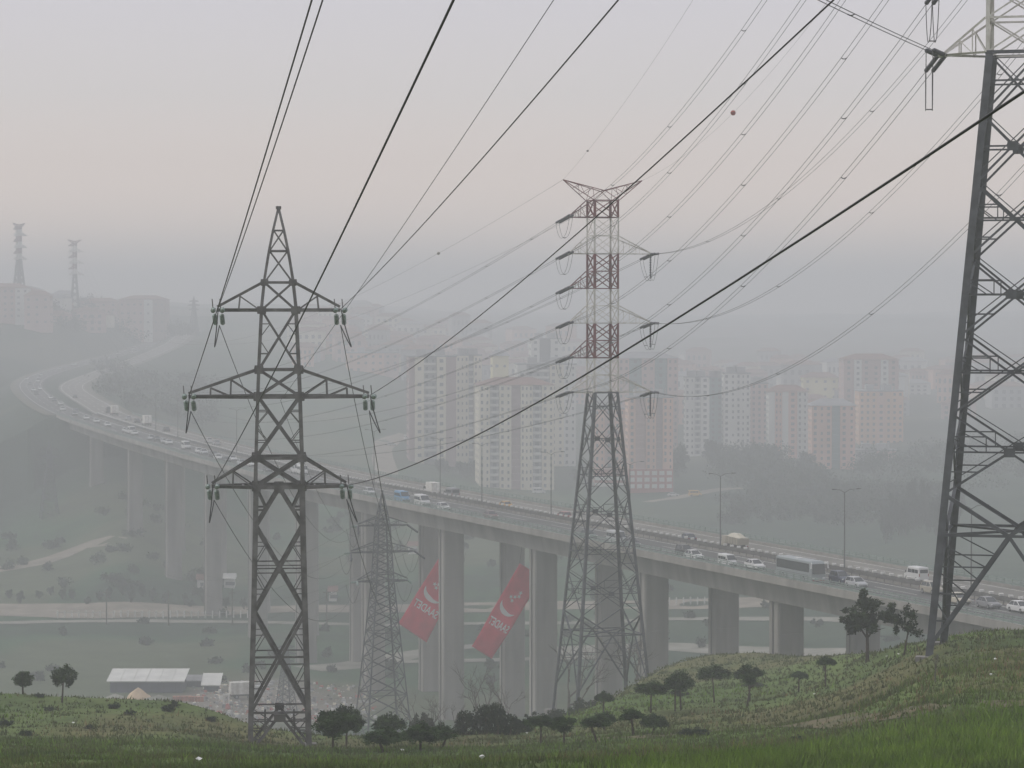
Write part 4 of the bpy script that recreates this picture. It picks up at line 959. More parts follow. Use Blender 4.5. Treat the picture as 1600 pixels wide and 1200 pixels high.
def shrub(px, base, wpx, hpx, kind, label, p=None, group=None):
    p = p or hill_spot(px, base); k = F_PX / p.y; root = empty('shrub', p, random.random() * 6, label, 'shrub', group)
    f = link_mesh('foliage', random.choice(CROWNS[kind]), root); f.scale = (wpx / k, wpx / k, hpx / k); f.location = (0, 0, -0.12 * hpx / k)
    mb = MB()
    for q in range(4): mb.tube([(0, 0, -.3), (math.cos(q * 1.6) * .1 * wpx / k, math.sin(q * 1.6) * .1 * wpx / k, .4 * hpx / k)], [.04, .02], 4)
    mb.build('stem', M['trunk'], root); return root
G1 = 'dark evergreen shrubs below the banners'
for px, b, w_, h_, kd in ((728, 1149, 46, 60, 'bush'), (760, 1147, 52, 68, 'bush'), (778, 1148, 34, 78, 'bush'), (797, 1149, 42, 52, 'bush'), (818, 1144, 36, 40, 'bush')):
    shrub(px, b, w_, h_, kd, 'dark evergreen shrub in the thicket below the banners', group=G1)
G2 = 'hazy shrubs by the red and white tower foot'
for px, Y, w_, h_ in ((842, 232, 46, 46), (872, 238, 44, 40), (905, 262, 40, 44), (925, 275, 34, 36), (858, 262, 40, 44)):
    shrub(px, 0, w_, h_, 'bush', 'hazy green shrub at the left foot of the red and white tower', on(px, Y), G2)
shrub(928, 0, 40, 52, 'bloom', 'pale blossoming bush at the foot of the red and white tower', on(928, 318))
shrub(905, 0, 34, 44, 'scrub', 'greyish twiggy bush left of the pale blossoming bush', on(903, 300))
G3 = 'grey-brown shrubs around the slim pylon foot'
for px, Y, w_, h_ in ((655, 232, 54, 72), (682, 240, 44, 56), (640, 250, 40, 52), (585, 250, 40, 50), (612, 262, 36, 46), (705, 252, 36, 44)):
    shrub(px, 0, w_, h_, 'scrub', 'grey-brown scrub between the slim pylon and the dark shrubs', on(px, Y), G3)
G4 = 'low dark weed clumps on the left hilltop'
for px, b, w_, h_ in ((8, 1136, 30, 20), (62, 1090, 20, 10), (76, 1112, 20, 14), (178, 1108, 22, 16), (204, 1118, 24, 14), (262, 1112, 30, 15), (272, 1104, 24, 12), (40, 1150, 26, 14), (330, 1128, 26, 12), (140, 1140, 22, 10)):
    shrub(px, b, w_, h_, 'bush', 'low dark weed clump on the grassy hilltop left of the near pylon', group=G4)
shrub(1392, 1002, 36, 16, 'bush', 'low rounded dark bush between the large pine and the right tower')
shrub(1345, 1012, 14, 9, 'bush', 'small low bush just left of the large pine trunk')
shrub(1245, 1160, 18, 18, 'bush', 'small dark weed clump in the bright grass at the lower right')
shrub(1562, 984, 26, 36, 'bush', 'dark bush behind the grass edge right of the right tower leg')
shrub(1500, 990, 26, 22, 'bush', 'dark bush between the legs of the right tower')
shrub(1438, 1000, 16, 26, 'bush', 'narrow bush touching the left leg of the right tower')
shrub(1180, 1075, 46, 12, 'bush', 'flat dark undergrowth behind the umbrella pines')
shrub(1060, 1088, 40, 16, 'bush', 'flat dark undergrowth behind the two-trunk pine group')
shrub(1085, 1150, 60, 18, 'bush', 'wide dark undergrowth right of the very low pine')

# grass: blades in tufts on the hillside in front of the camera
def grass(name, n, zone, col_m, hgt, wid, seed, per=5):
    r = np.random.default_rng(seed); X, Y = zone(r, n); Z = hz(X, Y); N = len(X)
    dist = np.clip(Y / 75, 1, 3.5)
    P = np.repeat(np.stack([X, Y, Z], 1), per, 0); D = np.repeat(dist, per)
    P[:, :2] += r.normal(size=(N * per, 2)) * (0.10 * D)[:, None]
    h = hgt * (0.5 + r.random(N * per) ** 1.5) * np.sqrt(D) * np.repeat(0.7 + 0.6 * r.random(N), per); a = r.random(N * per) * 6.28; w_ = wid * D * (0.7 + 0.6 * r.random(N * per))
    h *= np.repeat(0.45 + 1.15 * np.clip(vnoise(X * .9 + seed, Y * .5) * 1.3 - .1, 0, 1), per)
    dv = np.stack([np.cos(a) * w_, np.sin(a) * w_, np.zeros(N * per)], 1); lean = r.normal(size=(N * per, 2)) * 0.38 * h[:, None]
    top = P + np.concatenate([lean, h[:, None]], 1); P[:, 2] -= 0.05
    v = np.stack([P - dv, P + dv, top], 1).reshape(-1, 3)
    return tag(link_mesh(name, np_mesh(name, v, np.arange(len(v)).reshape(-1, 3), col_m)), kind='stuff')
def zone_all(y0, y1, thr=None, sign=1, band=None, right=False):
    def f(r, n):
        Y = y0 + (y1 - y0) * r.random(n) ** 1.6; u = (r.random(n) - .5) * 0.40; X = u * Y
        px = CX + F_PX * u; k = Y < np.interp(px, sx, sc_) * 1.06
        if right: k &= (px > 820 + 420 * r.random(n)) & (Y < 70 + 42 * sstep(850, 1450, px) * (0.35 + 0.65 * r.random(n)) + 30 * fbm(X * .12, Y * .08))
        if band:
            d = np.interp(px, [900, 1000, 1150, 1300, 1600], band); k &= np.abs(Y - d) < 7 + 5 * r.normal(size=n)
            k &= px > 880
        elif thr is not None: k &= fbm(X * 0.05, Y * 0.03, 5) * sign > thr + 0.05 * r.normal(size=n)
        return X[k], Y[k]
    return f
gcol = dict(coord='World', scale=0.25, spec=0.1, rough=0.9)
M['grass'] = mat('meadow_grass', (0.185, 0.285, 0.045), col2=(0.105, 0.175, 0.034), **gcol)
M['grass_mid'] = mat('short_grass', (0.150, 0.205, 0.052), col2=(0.090, 0.135, 0.040), **gcol)
M['grass_dull'] = mat('dull_grass', (0.118, 0.128, 0.050), col2=(0.070, 0.092, 0.034), **gcol)
M['grass_dry'] = mat('dry_stalks', (0.260, 0.175, 0.090), col2=(0.160, 0.115, 0.065), **gcol)
grass('grass', 26000, zone_all(66, 118, right=True), M['grass'], 0.25, 0.020, 1)
grass('grass', 8000, zone_all(66, 118, right=True), M['grass_mid'], 0.28, 0.018, 11)
grass('grass', 22000, zone_all(66, 150), M['grass_mid'], 0.10, 0.024, 7)
grass('grass', 9000, zone_all(66, 150), M['grass_dull'], 0.14, 0.018, 8)
grass('grass', 24000, zone_all(90, 330), M['grass_dull'], 0.085, 0.026, 2)
grass('grass', 9000, zone_all(66, 230, 0.05, -1), M['grass'], 0.13, 0.022, 5)
grass('dry_grass', 3500, zone_all(72, 220, 0.05), M['grass_dry'], 0.16, 0.012, 3, 3)
grass('dry_grass', 7000, zone_all(76, 160, band=[100, 104, 112, 122, 134]), M['grass_dry'], 0.20, 0.012, 4, 4)

# litter scattered in the grass
for px, py, lab in ((823, 1150, 'white scrap in the grass right of the dark shrubs'), (753, 1194, 'white scrap at the bottom edge near the middle'), (1272, 1089, 'white paper scrap on the upper slope below the thin pines'),
                    (1386, 1030, 'white scrap right of the large pine trunk'), (1404, 1026, 'pale scrap under the ragged pine'), (1555, 1035, 'white scrap on the slope right of the right tower'), (1548, 1060, 'pale torn bag below the right tower'),
                    (628, 1178, 'tiny white scrap below the flat front pines'), (114, 1134, 'white scrap on the left hilltop'), (310, 1196, 'white rubbish heap at the lower left edge')):
    p = hill_spot(px, py); s_ = 0.10 if px != 310 else 0.13; mb = MB(); r = np.random.default_rng(px)
    ring = [(math.cos(a) * s_ * (.7 + .6 * r.random()), math.sin(a) * s_ * (.5 + .6 * r.random()), .05 + s_ * .5 * r.random()) for a in np.linspace(0, 6.28, 7)[:-1]]
    mb.add(ring + [(0, 0, s_ * 1.1), (0, 0, 0)], [(i, (i + 1) % 6, 6) for i in range(6)] + [((i + 1) % 6, i, 7) for i in range(6)])
    tag(mb.build('litter', M['litter'], loc=p + Vector((0, 0, .12))), lab, 'litter')
# ------------------------------------------------------------------ vehicles
PAINT = {k: mat('paint_' + k, c, 0.35, spec=0.5) for k, c in dict(white=(0.60, 0.60, 0.59), silver=(0.42, 0.43, 0.44), black=(0.02, 0.02, 0.024), dark=(0.05, 0.05, 0.06), blue=(0.09, 0.26, 0.46), navy=(0.03, 0.04, 0.09),
         red=(0.28, 0.06, 0.055), maroon=(0.12, 0.035, 0.04), yellow=(0.62, 0.36, 0.06), green=(0.05, 0.08, 0.07), beige=(0.34, 0.31, 0.25), cream=(0.50, 0.46, 0.36), grey=(0.20, 0.20, 0.21)).items()}
M['tyre'] = mat('rubber', (0.018, 0.018, 0.018), 0.9); M['rim'] = mat('wheel_rim', (0.35, 0.35, 0.36), 0.4, metal=0.6)
M['window'] = mat('tinted_glass', (0.025, 0.030, 0.036), 0.12, spec=0.7); M['lamp'] = mat('headlamp_lens', (0.75, 0.76, 0.74), 0.15, spec=0.7); M['tail'] = mat('tail_lamp_lens', (0.30, 0.02, 0.02), 0.2, spec=0.6)
M['trim'] = mat('black_trim', (0.03, 0.03, 0.032), 0.7); M['bed'] = mat('truck_chassis', (0.07, 0.06, 0.055), 0.8)
def loft(mb, st, ch=0.12):
    """st: list of (x, half_width_bottom, half_width_top, z_bottom, z_top); chamfered section"""
    vs, fs, n = [], [], 8
    for x, wb, wt, z0, z1 in st:
        c = min(ch, (z1 - z0) * .3)
        vs += [(x, -wb + c, z0), (x, wb - c, z0), (x, wb, z0 + c), (x, wt, z1 - c), (x, wt - c, z1), (x, -wt + c, z1), (x, -wt, z1 - c), (x, -wb, z0 + c)]
    for i in range(len(st) - 1):
        for k in range(n): fs.append((i * n + k, i * n + (k + 1) % n, (i + 1) * n + (k + 1) % n, (i + 1) * n + k))
    fs += [tuple(range(n - 1, -1, -1)), tuple((len(st) - 1) * n + k for k in range(n))]
    fs = [f[::-1] for f in fs]
    return mb.add(vs, fs)
SH = {}
def wheel_meshes(r, w):
    key = (r, w)
    if key not in SH:
        t = MB(); t.tube([(0, -w / 2, 0), (0, -w / 2 + .03, 0), (0, w / 2 - .03, 0), (0, w / 2, 0)], [r * .9, r, r, r * .9], 14)
        h = MB(); h.tube([(0, -w / 2 - .012, 0), (0, w / 2 + .012, 0)], [r * .55, r * .55], 10); SH[key] = (t.mesh('tyre', M['tyre'], True), h.mesh('rim', M['rim']))
    return SH[key]
def vehicle_meshes(kind):
    """name -> list of (part name, mesh builder, material or None for paint)"""
    P = []
    def new(n, m): mb = MB(); P.append((n, mb, m)); return mb
    W = []
    if kind in ('car', 'hatchback', 'suv'):
        h = 1.0 if kind != 'suv' else 1.2; L = 2.15 if kind != 'hatchback' else 1.95; b = new('body', None)
        loft(b, [(-L, .72, .66, .34 * h, .78 * h), (-L + .12, .84, .80, .22 * h, .92 * h), (-.9, .87, .84, .18 * h, .95 * h), (.7, .87, .84, .18 * h, .92 * h), (1.5, .86, .80, .2 * h, .84 * h), (L - .1, .80, .72, .24 * h, .70 * h), (L, .68, .62, .34 * h, .60 * h)])
        rx = (-1.75, -1.15, .25, 1.05) if kind == 'car' else (-1.9, -1.65, .25, 1.0)
        c = new('window', M['window']); loft(c, [(rx[0], .72, .70, .88 * h, .93 * h), (rx[1], .76, .60, .86 * h, 1.40 * h), (rx[2], .76, .60, .86 * h, 1.41 * h), (rx[3], .72, .70, .84 * h, .90 * h)], .05)
        r_ = new('roof', None); loft(r_, [(rx[1] - .02, .61, .57, 1.37 * h, 1.44 * h), (-.4, .63, .58, 1.38 * h, 1.47 * h), (rx[2] + .02, .61, .57, 1.37 * h, 1.44 * h)], .03)
        for s in (-1, 1):
            for xa, xb in ((rx[1], rx[0]), (rx[2], rx[3]), (-.45, -.45)): new('pillar', None).tube([(xa, s * .62, 1.39 * h), (xb, s * .775, .90 * h)], .045, 4)
            new('headlight', M['lamp']).box(L - .16, L - .05, s * .66 - .13, s * .66 + .13, .56 * h, .70 * h); new('tail_light', M['tail']).box(-L - .01, -L + .12, s * .66 - .12, s * .66 + .12, .66 * h, .82 * h)
            new('mirror', None).box(.72, .88, s * .93 - .08, s * .93 + .08, .90 * h, 1.02 * h)
        new('bumper', M['trim']).box(L - .06, L + .03, -.62, .62, .28 * h, .42 * h)
        W = [(x, s * .78, .31 * h, .2) for x in (-1.3, 1.35) for s in (-1, 1)]
    elif kind == 'van':
        b = new('body', None); loft(b, [(-2.45, .9, .84, .35, 2.1), (-2.35, .95, .88, .25, 2.25), (1.2, .95, .86, .25, 2.22), (1.9, .95, .86, .25, 1.25), (2.4, .92, .80, .28, 1.0), (2.5, .84, .76, .35, .8)])
        c = new('windscreen', M['window']); c.hexa([(1.26, -.76, 2.08), (1.30, .76, 2.08), (1.90, .80, 1.30), (1.90, -.80, 1.30)], [(1.30, -.76, 2.12), (1.34, .76, 2.12), (1.96, .80, 1.33), (1.96, -.80, 1.33)])
        for s in (-1, 1):
            for x0, x1 in ((-2.1, -1.2), (-1.05, -.1), (.05, 1.05)): new('window', M['window']).box(x0, x1, s * .93 - .015, s * .93 + .015, 1.30, 1.85)
            new('headlight', M['lamp']).box(2.40, 2.52, s * .66 - .15, s * .66 + .15, .78, .98); new('tail_light', M['tail']).box(-2.48, -2.40, s * .82 - .06, s * .82 + .06, .8, 1.25); new('mirror', M['trim']).box(1.55, 1.7, s * 1.03 - .08, s * 1.03 + .08, 1.25, 1.5)
        new('rear_window', M['window']).box(-2.48, -2.42, -.7, .7, 1.35, 1.9); new('bumper', M['trim']).box(2.42, 2.56, -.82, .82, .32, .55)
        W = [(x, s * .84, .34, .22) for x in (-1.5, 1.6) for s in (-1, 1)]
    elif kind == 'box_truck':
        b = new('cab', None); loft(b, [(1.7, 1.0, .95, .55, 2.5), (3.0, 1.05, .95, .5, 2.45), (3.45, 1.02, .92, .5, 1.55), (3.5, .98, .88, .55, 1.3)])
        new('cargo_box', M['white_paint']).box(-3.4, 1.6, -1.15, 1.15, .95, 3.35); new('windscreen', M['window']).hexa([(3.02, -.86, 2.34), (3.02, .86, 2.34), (3.42, .9, 1.6), (3.42, -.9, 1.6)], [(3.07, -.86, 2.37), (3.07, .86, 2.37), (3.48, .9, 1.62), (3.48, -.9, 1.62)])
        new('chassis', M['bed']).box(-3.3, 1.7, -.6, .6, .5, .95); new('door_seam', M['trim']).box(-3.42, -3.40, -.02, .02, 1.0, 3.3)
        for s in (-1, 1): new('headlight', M['lamp']).box(3.44, 3.54, s * .78 - .14, s * .78 + .14, .8, 1.0); new('tail_light', M['tail']).box(-3.46, -3.40, s * .95 - .1, s * .95 + .1, .72, .9); new('mirror', M['trim']).box(3.0, 3.1, s * 1.2 - .1, s * 1.2 + .1, 1.5, 2.1); new('side_window', M['window']).box(2.2, 2.95, s * 1.03 - .02, s * 1.03 + .02, 1.55, 2.2)
        W = [(x, s * .92, .45, .28) for x in (-2.2, 2.5) for s in (-1, 1)]
    elif kind == 'dump_truck':
        b = new('cab', None); loft(b, [(1.9, 1.15, 1.1, .9, 2.9), (3.4, 1.15, 1.05, .8, 2.85), (3.75, 1.12, 1.0, .75, 1.9), (3.8, 1.05, .95, .8, 1.4)])
        t = new('tipper_body', M['white_paint'] if False else PAINT['beige']); t.hexa([(-3.9, -1.15, 1.4), (1.6, -1.15, 1.4), (1.6, 1.15, 1.4), (-3.9, 1.15, 1.4)], [(-4.1, -1.25, 2.7), (1.7, -1.25, 2.9), (1.7, 1.25, 2.9), (-4.1, 1.25, 2.7)])
        t2 = new('load', PAINT['cream']); loft(t2, [(-3.7, .9, .3, 2.6, 2.75), (-2.0, 1.1, .5, 2.6, 3.5), (.6, 1.1, .5, 2.6, 3.45), (1.5, 1.0, .3, 2.6, 2.9)], .1)
        for q in range(5): new('side_rib', PAINT['cream']).box(-3.6 + q * 1.15, -3.5 + q * 1.15, -1.3, 1.3, 1.5, 2.72)
        new('chassis', M['bed']).box(-3.8, 2.0, -.55, .55, .7, 1.4); new('windscreen', M['window']).hexa([(3.42, -.95, 2.7), (3.42, .95, 2.7), (3.74, 1.0, 1.95), (3.74, -1.0, 1.95)], [(3.47, -.95, 2.73), (3.47, .95, 2.73), (3.8, 1.0, 1.97), (3.8, -1.0, 1.97)])
        for s in (-1, 1): new('tail_light', M['tail']).box(-4.05, -3.98, s * .95 - .1, s * .95 + .1, .95, 1.2); new('mudguard', M['trim']).box(-3.9, -3.8, s * .85 - .3, s * .85 + .3, .4, 1.1); new('headlight', M['lamp']).box(3.76, 3.84, s * .8 - .15, s * .8 + .15, 1.0, 1.25)
        W = [(x, s * .95, .52, .35) for x in (-2.9, -1.5, 2.7) for s in (-1, 1)]
    elif kind == 'bus':
        b = new('body', None); loft(b, [(-5.9, 1.18, 1.12, .45, 3.2), (-5.8, 1.24, 1.18, .35, 3.32), (5.3, 1.24, 1.18, .35, 3.32), (5.85, 1.22, 1.12, .35, 2.9), (6.0, 1.15, 1.08, .4, 1.5)], .1)
        for s in (-1, 1):
            for q in range(8): new('window', M['window']).box(-5.5 + q * 1.3, -4.28 + q * 1.3, s * 1.225 - .02, s * 1.225 + .02, 1.75, 2.85)
            new('window_band', M['trim']).box(-5.6, 5.2, s * 1.215 - .015, s * 1.215 + .015, 1.65, 2.95)
            new('mirror', PAINT['white']).tube([(5.7, s * 1.1, 3.15), (6.25, s * 1.35, 3.0), (6.3, s * 1.42, 2.3)], [.06, .1, .13], 6)
            new('headlight', M['lamp']).box(5.93, 6.04, s * .85 - .22, s * .85 + .22, .75, .95)
        new('windscreen', M['window']).hexa([(5.99, -1.06, 1.45), (5.99, 1.06, 1.45), (5.82, 1.04, 2.95), (5.82, -1.04, 2.95)][::-1], [(6.05, -1.06, 1.45), (6.05, 1.06, 1.45), (5.9, 1.04, 2.95), (5.9, -1.04, 2.95)][::-1])
        new('roof_hatch', PAINT['white']).box(-1, 0.2, -.5, .5, 3.3, 3.42); new('luggage_line', M['trim']).box(-5.5, 5.0, -1.255, -1.235, 1.18, 1.22); new('bumper', PAINT['red']).box(5.96, 6.06, -1.0, 1.0, .42, .60)
        W = [(x, s * 1.1, .5, .3) for x in (-3.4, 3.4) for s in (-1, 1)]
    return P, W
VEH = {}
def make_vehicle(kind, paint, name):
    """first of its sort: an Empty with parts; meshes are shared by later ones"""
    key = (kind, paint)
    if key not in VEH:
        if ('geo', kind) not in VEH: VEH[('geo', kind)] = vehicle_meshes(kind)
        P, W = VEH[('geo', kind)]
        VEH[key] = ([(n, mb.mesh(n, m or PAINT[paint], False)) for n, mb, m in P], W)
    parts, W = VEH[key]; root = empty(name)
    for n, me in parts: link_mesh(n, me, root)
    for x, y, r, w_ in W:
        tm, rm = wheel_meshes(r, w_); t = link_mesh('wheel', tm, root, (x, y, r)); link_mesh('rim', rm, t)
    return root
NAME = dict(car='car', hatchback='car', suv='car', van='van', box_truck='box_truck', dump_truck='dump_truck', bus='bus')
def road_place(px, py, lane):
    L, N_ = (NC, NN) if lane == 'N' else (FC, FN)
    best = None; z = -38.0
    for _ in range(6):
        r = ray(px, py); Y = z / r.z; d = np.hypot(L[:, 0] - r.x * Y, L[:, 1] - Y); k = int(np.argmin(d)); z = 0.5 * z + 0.5 * float(L[k, 2])
    # along the far bends the slope of the sight line is slight, so the nearest point of the road as it is seen is kept
    if px < 330:
        s = [proj(q) for q in L]; k = int(np.argmin([(a - px) ** 2 + (2.0 * (b - py)) ** 2 for a, b in s])); off = 0.0
        qa = [proj((L[k, 0] + N_[k, 0] * o, L[k, 1] + N_[k, 1] * o, L[k, 2])) for o in (-3.6, 0, 3.6)]
        off = (-3.4, 0, 3.4)[int(np.argmin([(a - px) ** 2 + 4 * (b - py) ** 2 for a, b in qa]))]
    else:
        off = float((r.x * Y - L[k, 0]) * N_[k, 0] + (Y - L[k, 1]) * N_[k, 1]); off = max(-3.9, min(3.9, off))
    t = np.array([N_[k, 1], -N_[k, 0]]); ang = math.atan2(t[1], t[0])
    if lane == 'F': ang += math.pi
    return Vector((L[k, 0] + N_[k, 0] * off, L[k, 1] + N_[k, 1] * off, L[k, 2] + 0.015)), ang
TAKEN = []
def drive(kind, paint, px, py, lane, label, group=None, size=1.0):
    p, a = road_place(px, py, lane)
    v = make_vehicle(kind, paint, NAME[kind]); d = Vector((math.cos(a), math.sin(a), 0)); need = {'bus': 9, 'box_truck': 6, 'dump_truck': 7}.get(kind, 5.0)
    for _ in range(12):
        if all((p - q).length > (need + n2) / 2 or abs((p - q).dot(Vector((-d.y, d.x, 0)))) > 2.4 for q, n2 in TAKEN): break
        p = p + d * 1.6
    TAKEN.append((p, need)); v.location = p; v.rotation_euler = (0, 0, a); v.scale = ({('dump_truck', 1131): .82, ('van', 1107): .80, ('van', 1446): .9, ('box_truck', 630): .8, ('bus', 1243): .95}.get((kind, px), 1.0),) * 3
    tag(v, label, {'box_truck': 'truck', 'dump_truck': 'truck'}.get(kind, NAME[kind]), group)
PAINT['coach'] = mat('paint_coach', (0.26, 0.29, 0.30), 0.4, spec=0.5)
GT = 'vehicles driving on the highway'
for a in [
 ('van', 'blue', 622, 784, 'N', 'blue minibus on the viaduct right behind the tip of the slim pylon'),
 ('van', 'white', 658, 791, 'N', 'white van on the viaduct following a low white car'),
 ('hatchback', 'white', 670, 799, 'N', 'small white car just ahead of the white van'),
 ('car', 'maroon', 771, 811, 'N', 'dark maroon car level with the yellow taxi'),
 ('car', 'green', 902, 840, 'N', 'dark green car passing behind the left leg of the red and white tower'),
 ('van', 'silver', 947, 852, 'N', 'silver minivan seen through the lattice of the red and white tower'),
 ('car', 'dark', 984, 856, 'N', 'dark car passing behind the right leg of the red and white tower'),
 ('car', 'white', 1053, 872, 'N', 'white saloon car beside the black off-roader'),
 ('suv', 'black', 1074, 869, 'N', 'black off-roader on the near carriageway'),
 ('van', 'white', 1107, 882, 'N', 'small white van between the black off-roader and the coach'),
 ('car', 'white', 1191, 891, 'N', 'white car right behind the coach'),
 ('bus', 'coach', 1243, 905, 'N', 'big silver coach with dark windows and horn mirrors'),
 ('suv', 'navy', 1318, 912, 'N', 'dark blue car in the lane ahead of the coach'),
 ('hatchback', 'silver', 1336, 917, 'N', 'silver car close by the dark blue one, just above the large pine'),
 ('car', 'cream', 1514, 946, 'N', 'cream car seen through the legs of the right tower'),
 ('suv', 'beige', 1488, 930, 'N', 'beige off-roader partly behind the left leg of the right tower'),
 ('car', 'grey', 1547, 950, 'N', 'grey car between the legs of the right tower and the right edge'),
 ('car', 'white', 1588, 955, 'N', 'white car at the right edge of the picture'),
 ('box_truck', 'white', 630, 774, 'F', 'white box truck on the far carriageway behind the blue minibus'),
 ('van', 'grey', 684, 779, 'F', 'grey pickup van on the far carriageway, under the pale towers'),
 ('car', 'yellow', 768, 796, 'F', 'yellow taxi on the far carriageway'),
 ('hatchback', 'red', 821, 811, 'F', 'red car on the far carriageway at the foot of a lamp post'),
 ('car', 'navy', 1032, 848, 'F', 'dark blue car alone on the far carriageway right of the red and white tower'),
 ('dump_truck', 'beige', 1131, 862, 'F', 'beige tipper truck with a pale load on the far carriageway'),
 ('van', 'white', 1446, 909, 'F', 'white delivery van on the far carriageway left of the right tower'),
 ('van', 'white', 292, 699, 'N', 'white van standing tallest in the queue left of the near pylon'),
 ('car', 'silver', 575, 772, 'N', 'pale car just right of the lowest right crossarm of the near pylon'),
 ('van', 'white', 491, 738, 'N', 'white van behind the right leg of the near pylon, left of two'),
 ('van', 'white', 516, 741, 'N', 'white van under the lowest right crossarm of the near pylon, right of two'),
 ('box_truck', 'beige', 178, 651, 'F', 'tall box truck on the far carriageway at the end of the bend'),
 ('box_truck', 'white', 232, 665, 'F', 'white truck on the far carriageway left of the near pylon'),
 ('van', 'dark', 164, 649, 'F', 'dark van right behind the tall box truck')]:
    drive(*a, group=GT)
def batch(lst, lane, lab, grp):
    for i, (px, py, kind, paint) in enumerate(lst): drive(kind, paint, px, py, lane, lab.format(paint), grp.format(paint))
w_, s_, d_, g_c = 'white', 'silver', 'dark', 'grey'
batch([(312, 706, 'hatchback', w_), (345, 719, 'car', w_), (364, 720, 'car', w_), (395, 729, 'car', w_), (264, 693, 'car', w_), (205, 672, 'car', w_), (212, 676, 'car', w_), (197, 673, 'car', w_), (205, 668, 'van', w_)], 'N', '{} car in the oncoming queue on the viaduct left of the near pylon', 'white cars in the queue left of the near pylon')
batch([(318, 704, 'car', s_), (261, 690, 'hatchback', s_), (238, 687, 'car', s_), (380, 727, 'car', s_)], 'N', '{} car in the oncoming queue on the viaduct left of the near pylon', 'silver cars in the queue left of the near pylon')
batch([(336, 714, 'car', d_), (352, 722, 'car', d_), (240, 683, 'car', d_), (420, 738, 'car', d_)], 'N', '{} car in the oncoming queue on the viaduct left of the near pylon', 'dark cars in the queue left of the near pylon')
batch([(176, 662, 'car', w_), (158, 656, 'car', w_), (138, 655, 'car', w_), (105, 637, 'hatchback', w_), (91, 629, 'car', w_)], 'N', '{} car at the left end of the viaduct before the bend', 'white cars at the left end of the viaduct')
batch([(120, 645, 'car', g_c), (112, 640, 'car', d_)], 'N', '{} car at the left end of the viaduct before the bend', '{} cars at the left end of the viaduct')
batch([(75, 620, 'car', w_), (63, 607, 'car', w_), (51, 611, 'car', w_), (66, 601, 'van', w_), (43, 590, 'car', w_), (66, 588, 'car', w_)], 'N', '{} car in the far bend of the highway at the left edge', 'white cars in the far bend')
batch([(58, 616, 'car', d_), (50, 601, 'car', g_c), (80, 624, 'car', d_)], 'N', '{} car in the far bend of the highway at the left edge', '{} cars in the far bend')
batch([(96, 580, 'car', w_), (118, 571, 'car', w_), (121, 575, 'car', w_), (168, 566, 'car', w_), (188, 556, 'van', w_), (205, 557, 'car', w_), (211, 550, 'van', w_), (257, 545, 'car', w_)], 'N', '{} speck of a car on the climbing road beyond the bend', 'tiny white cars on the climbing road')
batch([(145, 572, 'car', d_), (138, 574, 'car', g_c)], 'N', '{} speck of a car on the climbing road beyond the bend', 'tiny {} cars on the climbing road')
batch([(122, 626, 'car', g_c), (203, 656, 'car', 'silver'), (215, 662, 'car', d_), (259, 676, 'car', d_), (324, 692, 'car', w_), (337, 695, 'car', s_), (160, 590, 'car', d_)], 'F', '{} car on the far carriageway left of the near pylon', '{} cars on the far carriageway at left')

# ------------------------------------------------------------------ street lamps on the median
M['lamp_post'] = mat('lamp_post_grey', (0.10, 0.10, 0.098), 0.6, 0.1, 1.0)
def street_lamp(px, label, H=12.5, p=None, n=None):
    if p is None:
        s = np.array([proj(q)[0] for q in NC]); k = max(j for j in range(i_div, len(NC) - 5) if s[j] < px and NC[j, 1] > 210); n = NN[k]
        p = Vector((NC[k, 0] + n[0] * 6.4, NC[k, 1] + n[1] * 6.4, NC[k, 2] - 0.4))
    root = empty('street_lamp', p, math.atan2(n[1], n[0]), label, 'street lamp', 'double-armed lamps along the median')
    MB().tube([(0, 0, 0), (0, 0, 1.2), (0, 0, H)], [0.16, 0.12, 0.075], 8).build('pole', M['lamp_post'], root, True); MB().box(-.2, .2, -.2, .2, 0, .12).build('base_plate', M['lamp_post'], root)
    for s in (-1, 1):
        MB().tube([(0, 0, H - .1), (s * .8, 0, H + .32), (s * 2.1, 0, H + .42)], [.05, .045, .04], 6).build('arm', M['lamp_post'], root, True)
        MB().hexa([(s * 2.0, -.14, H + .34), (s * 2.0 + .7, -.12, H + .36), (s * 2.0 + .7, .12, H + .36), (s * 2.0, .14, H + .34)], [(s * 2.0, -.12, H + .50), (s * 2.0 + .66, -.08, H + .46), (s * 2.0 + .66, .08, H + .46), (s * 2.0, .12, H + .50)]).build('lamp_head', M['lamp_post'], root)
for px, lab in ((655, 'lamp post on the median left of the white van'), (718, 'lamp post between the white van and the yellow taxi'), (821, 'lamp post by the red car'), (948, 'lamp post seen through the lattice of the red and white tower'), (1093, 'lamp post left of the beige tipper truck'),
                (1268, 'lamp post rising behind the front of the coach'), (1478, 'lamp post hidden behind the leg of the right tower'), (545, 'lamp post seen under the lowest right crossarm of the near pylon'), (335, 'lamp post on the viaduct left of the near pylon'), (248, 'lamp post in the hazy left part of the viaduct'), (212, 'faint lamp post near the left end of the viaduct')):
    street_lamp(px, lab)

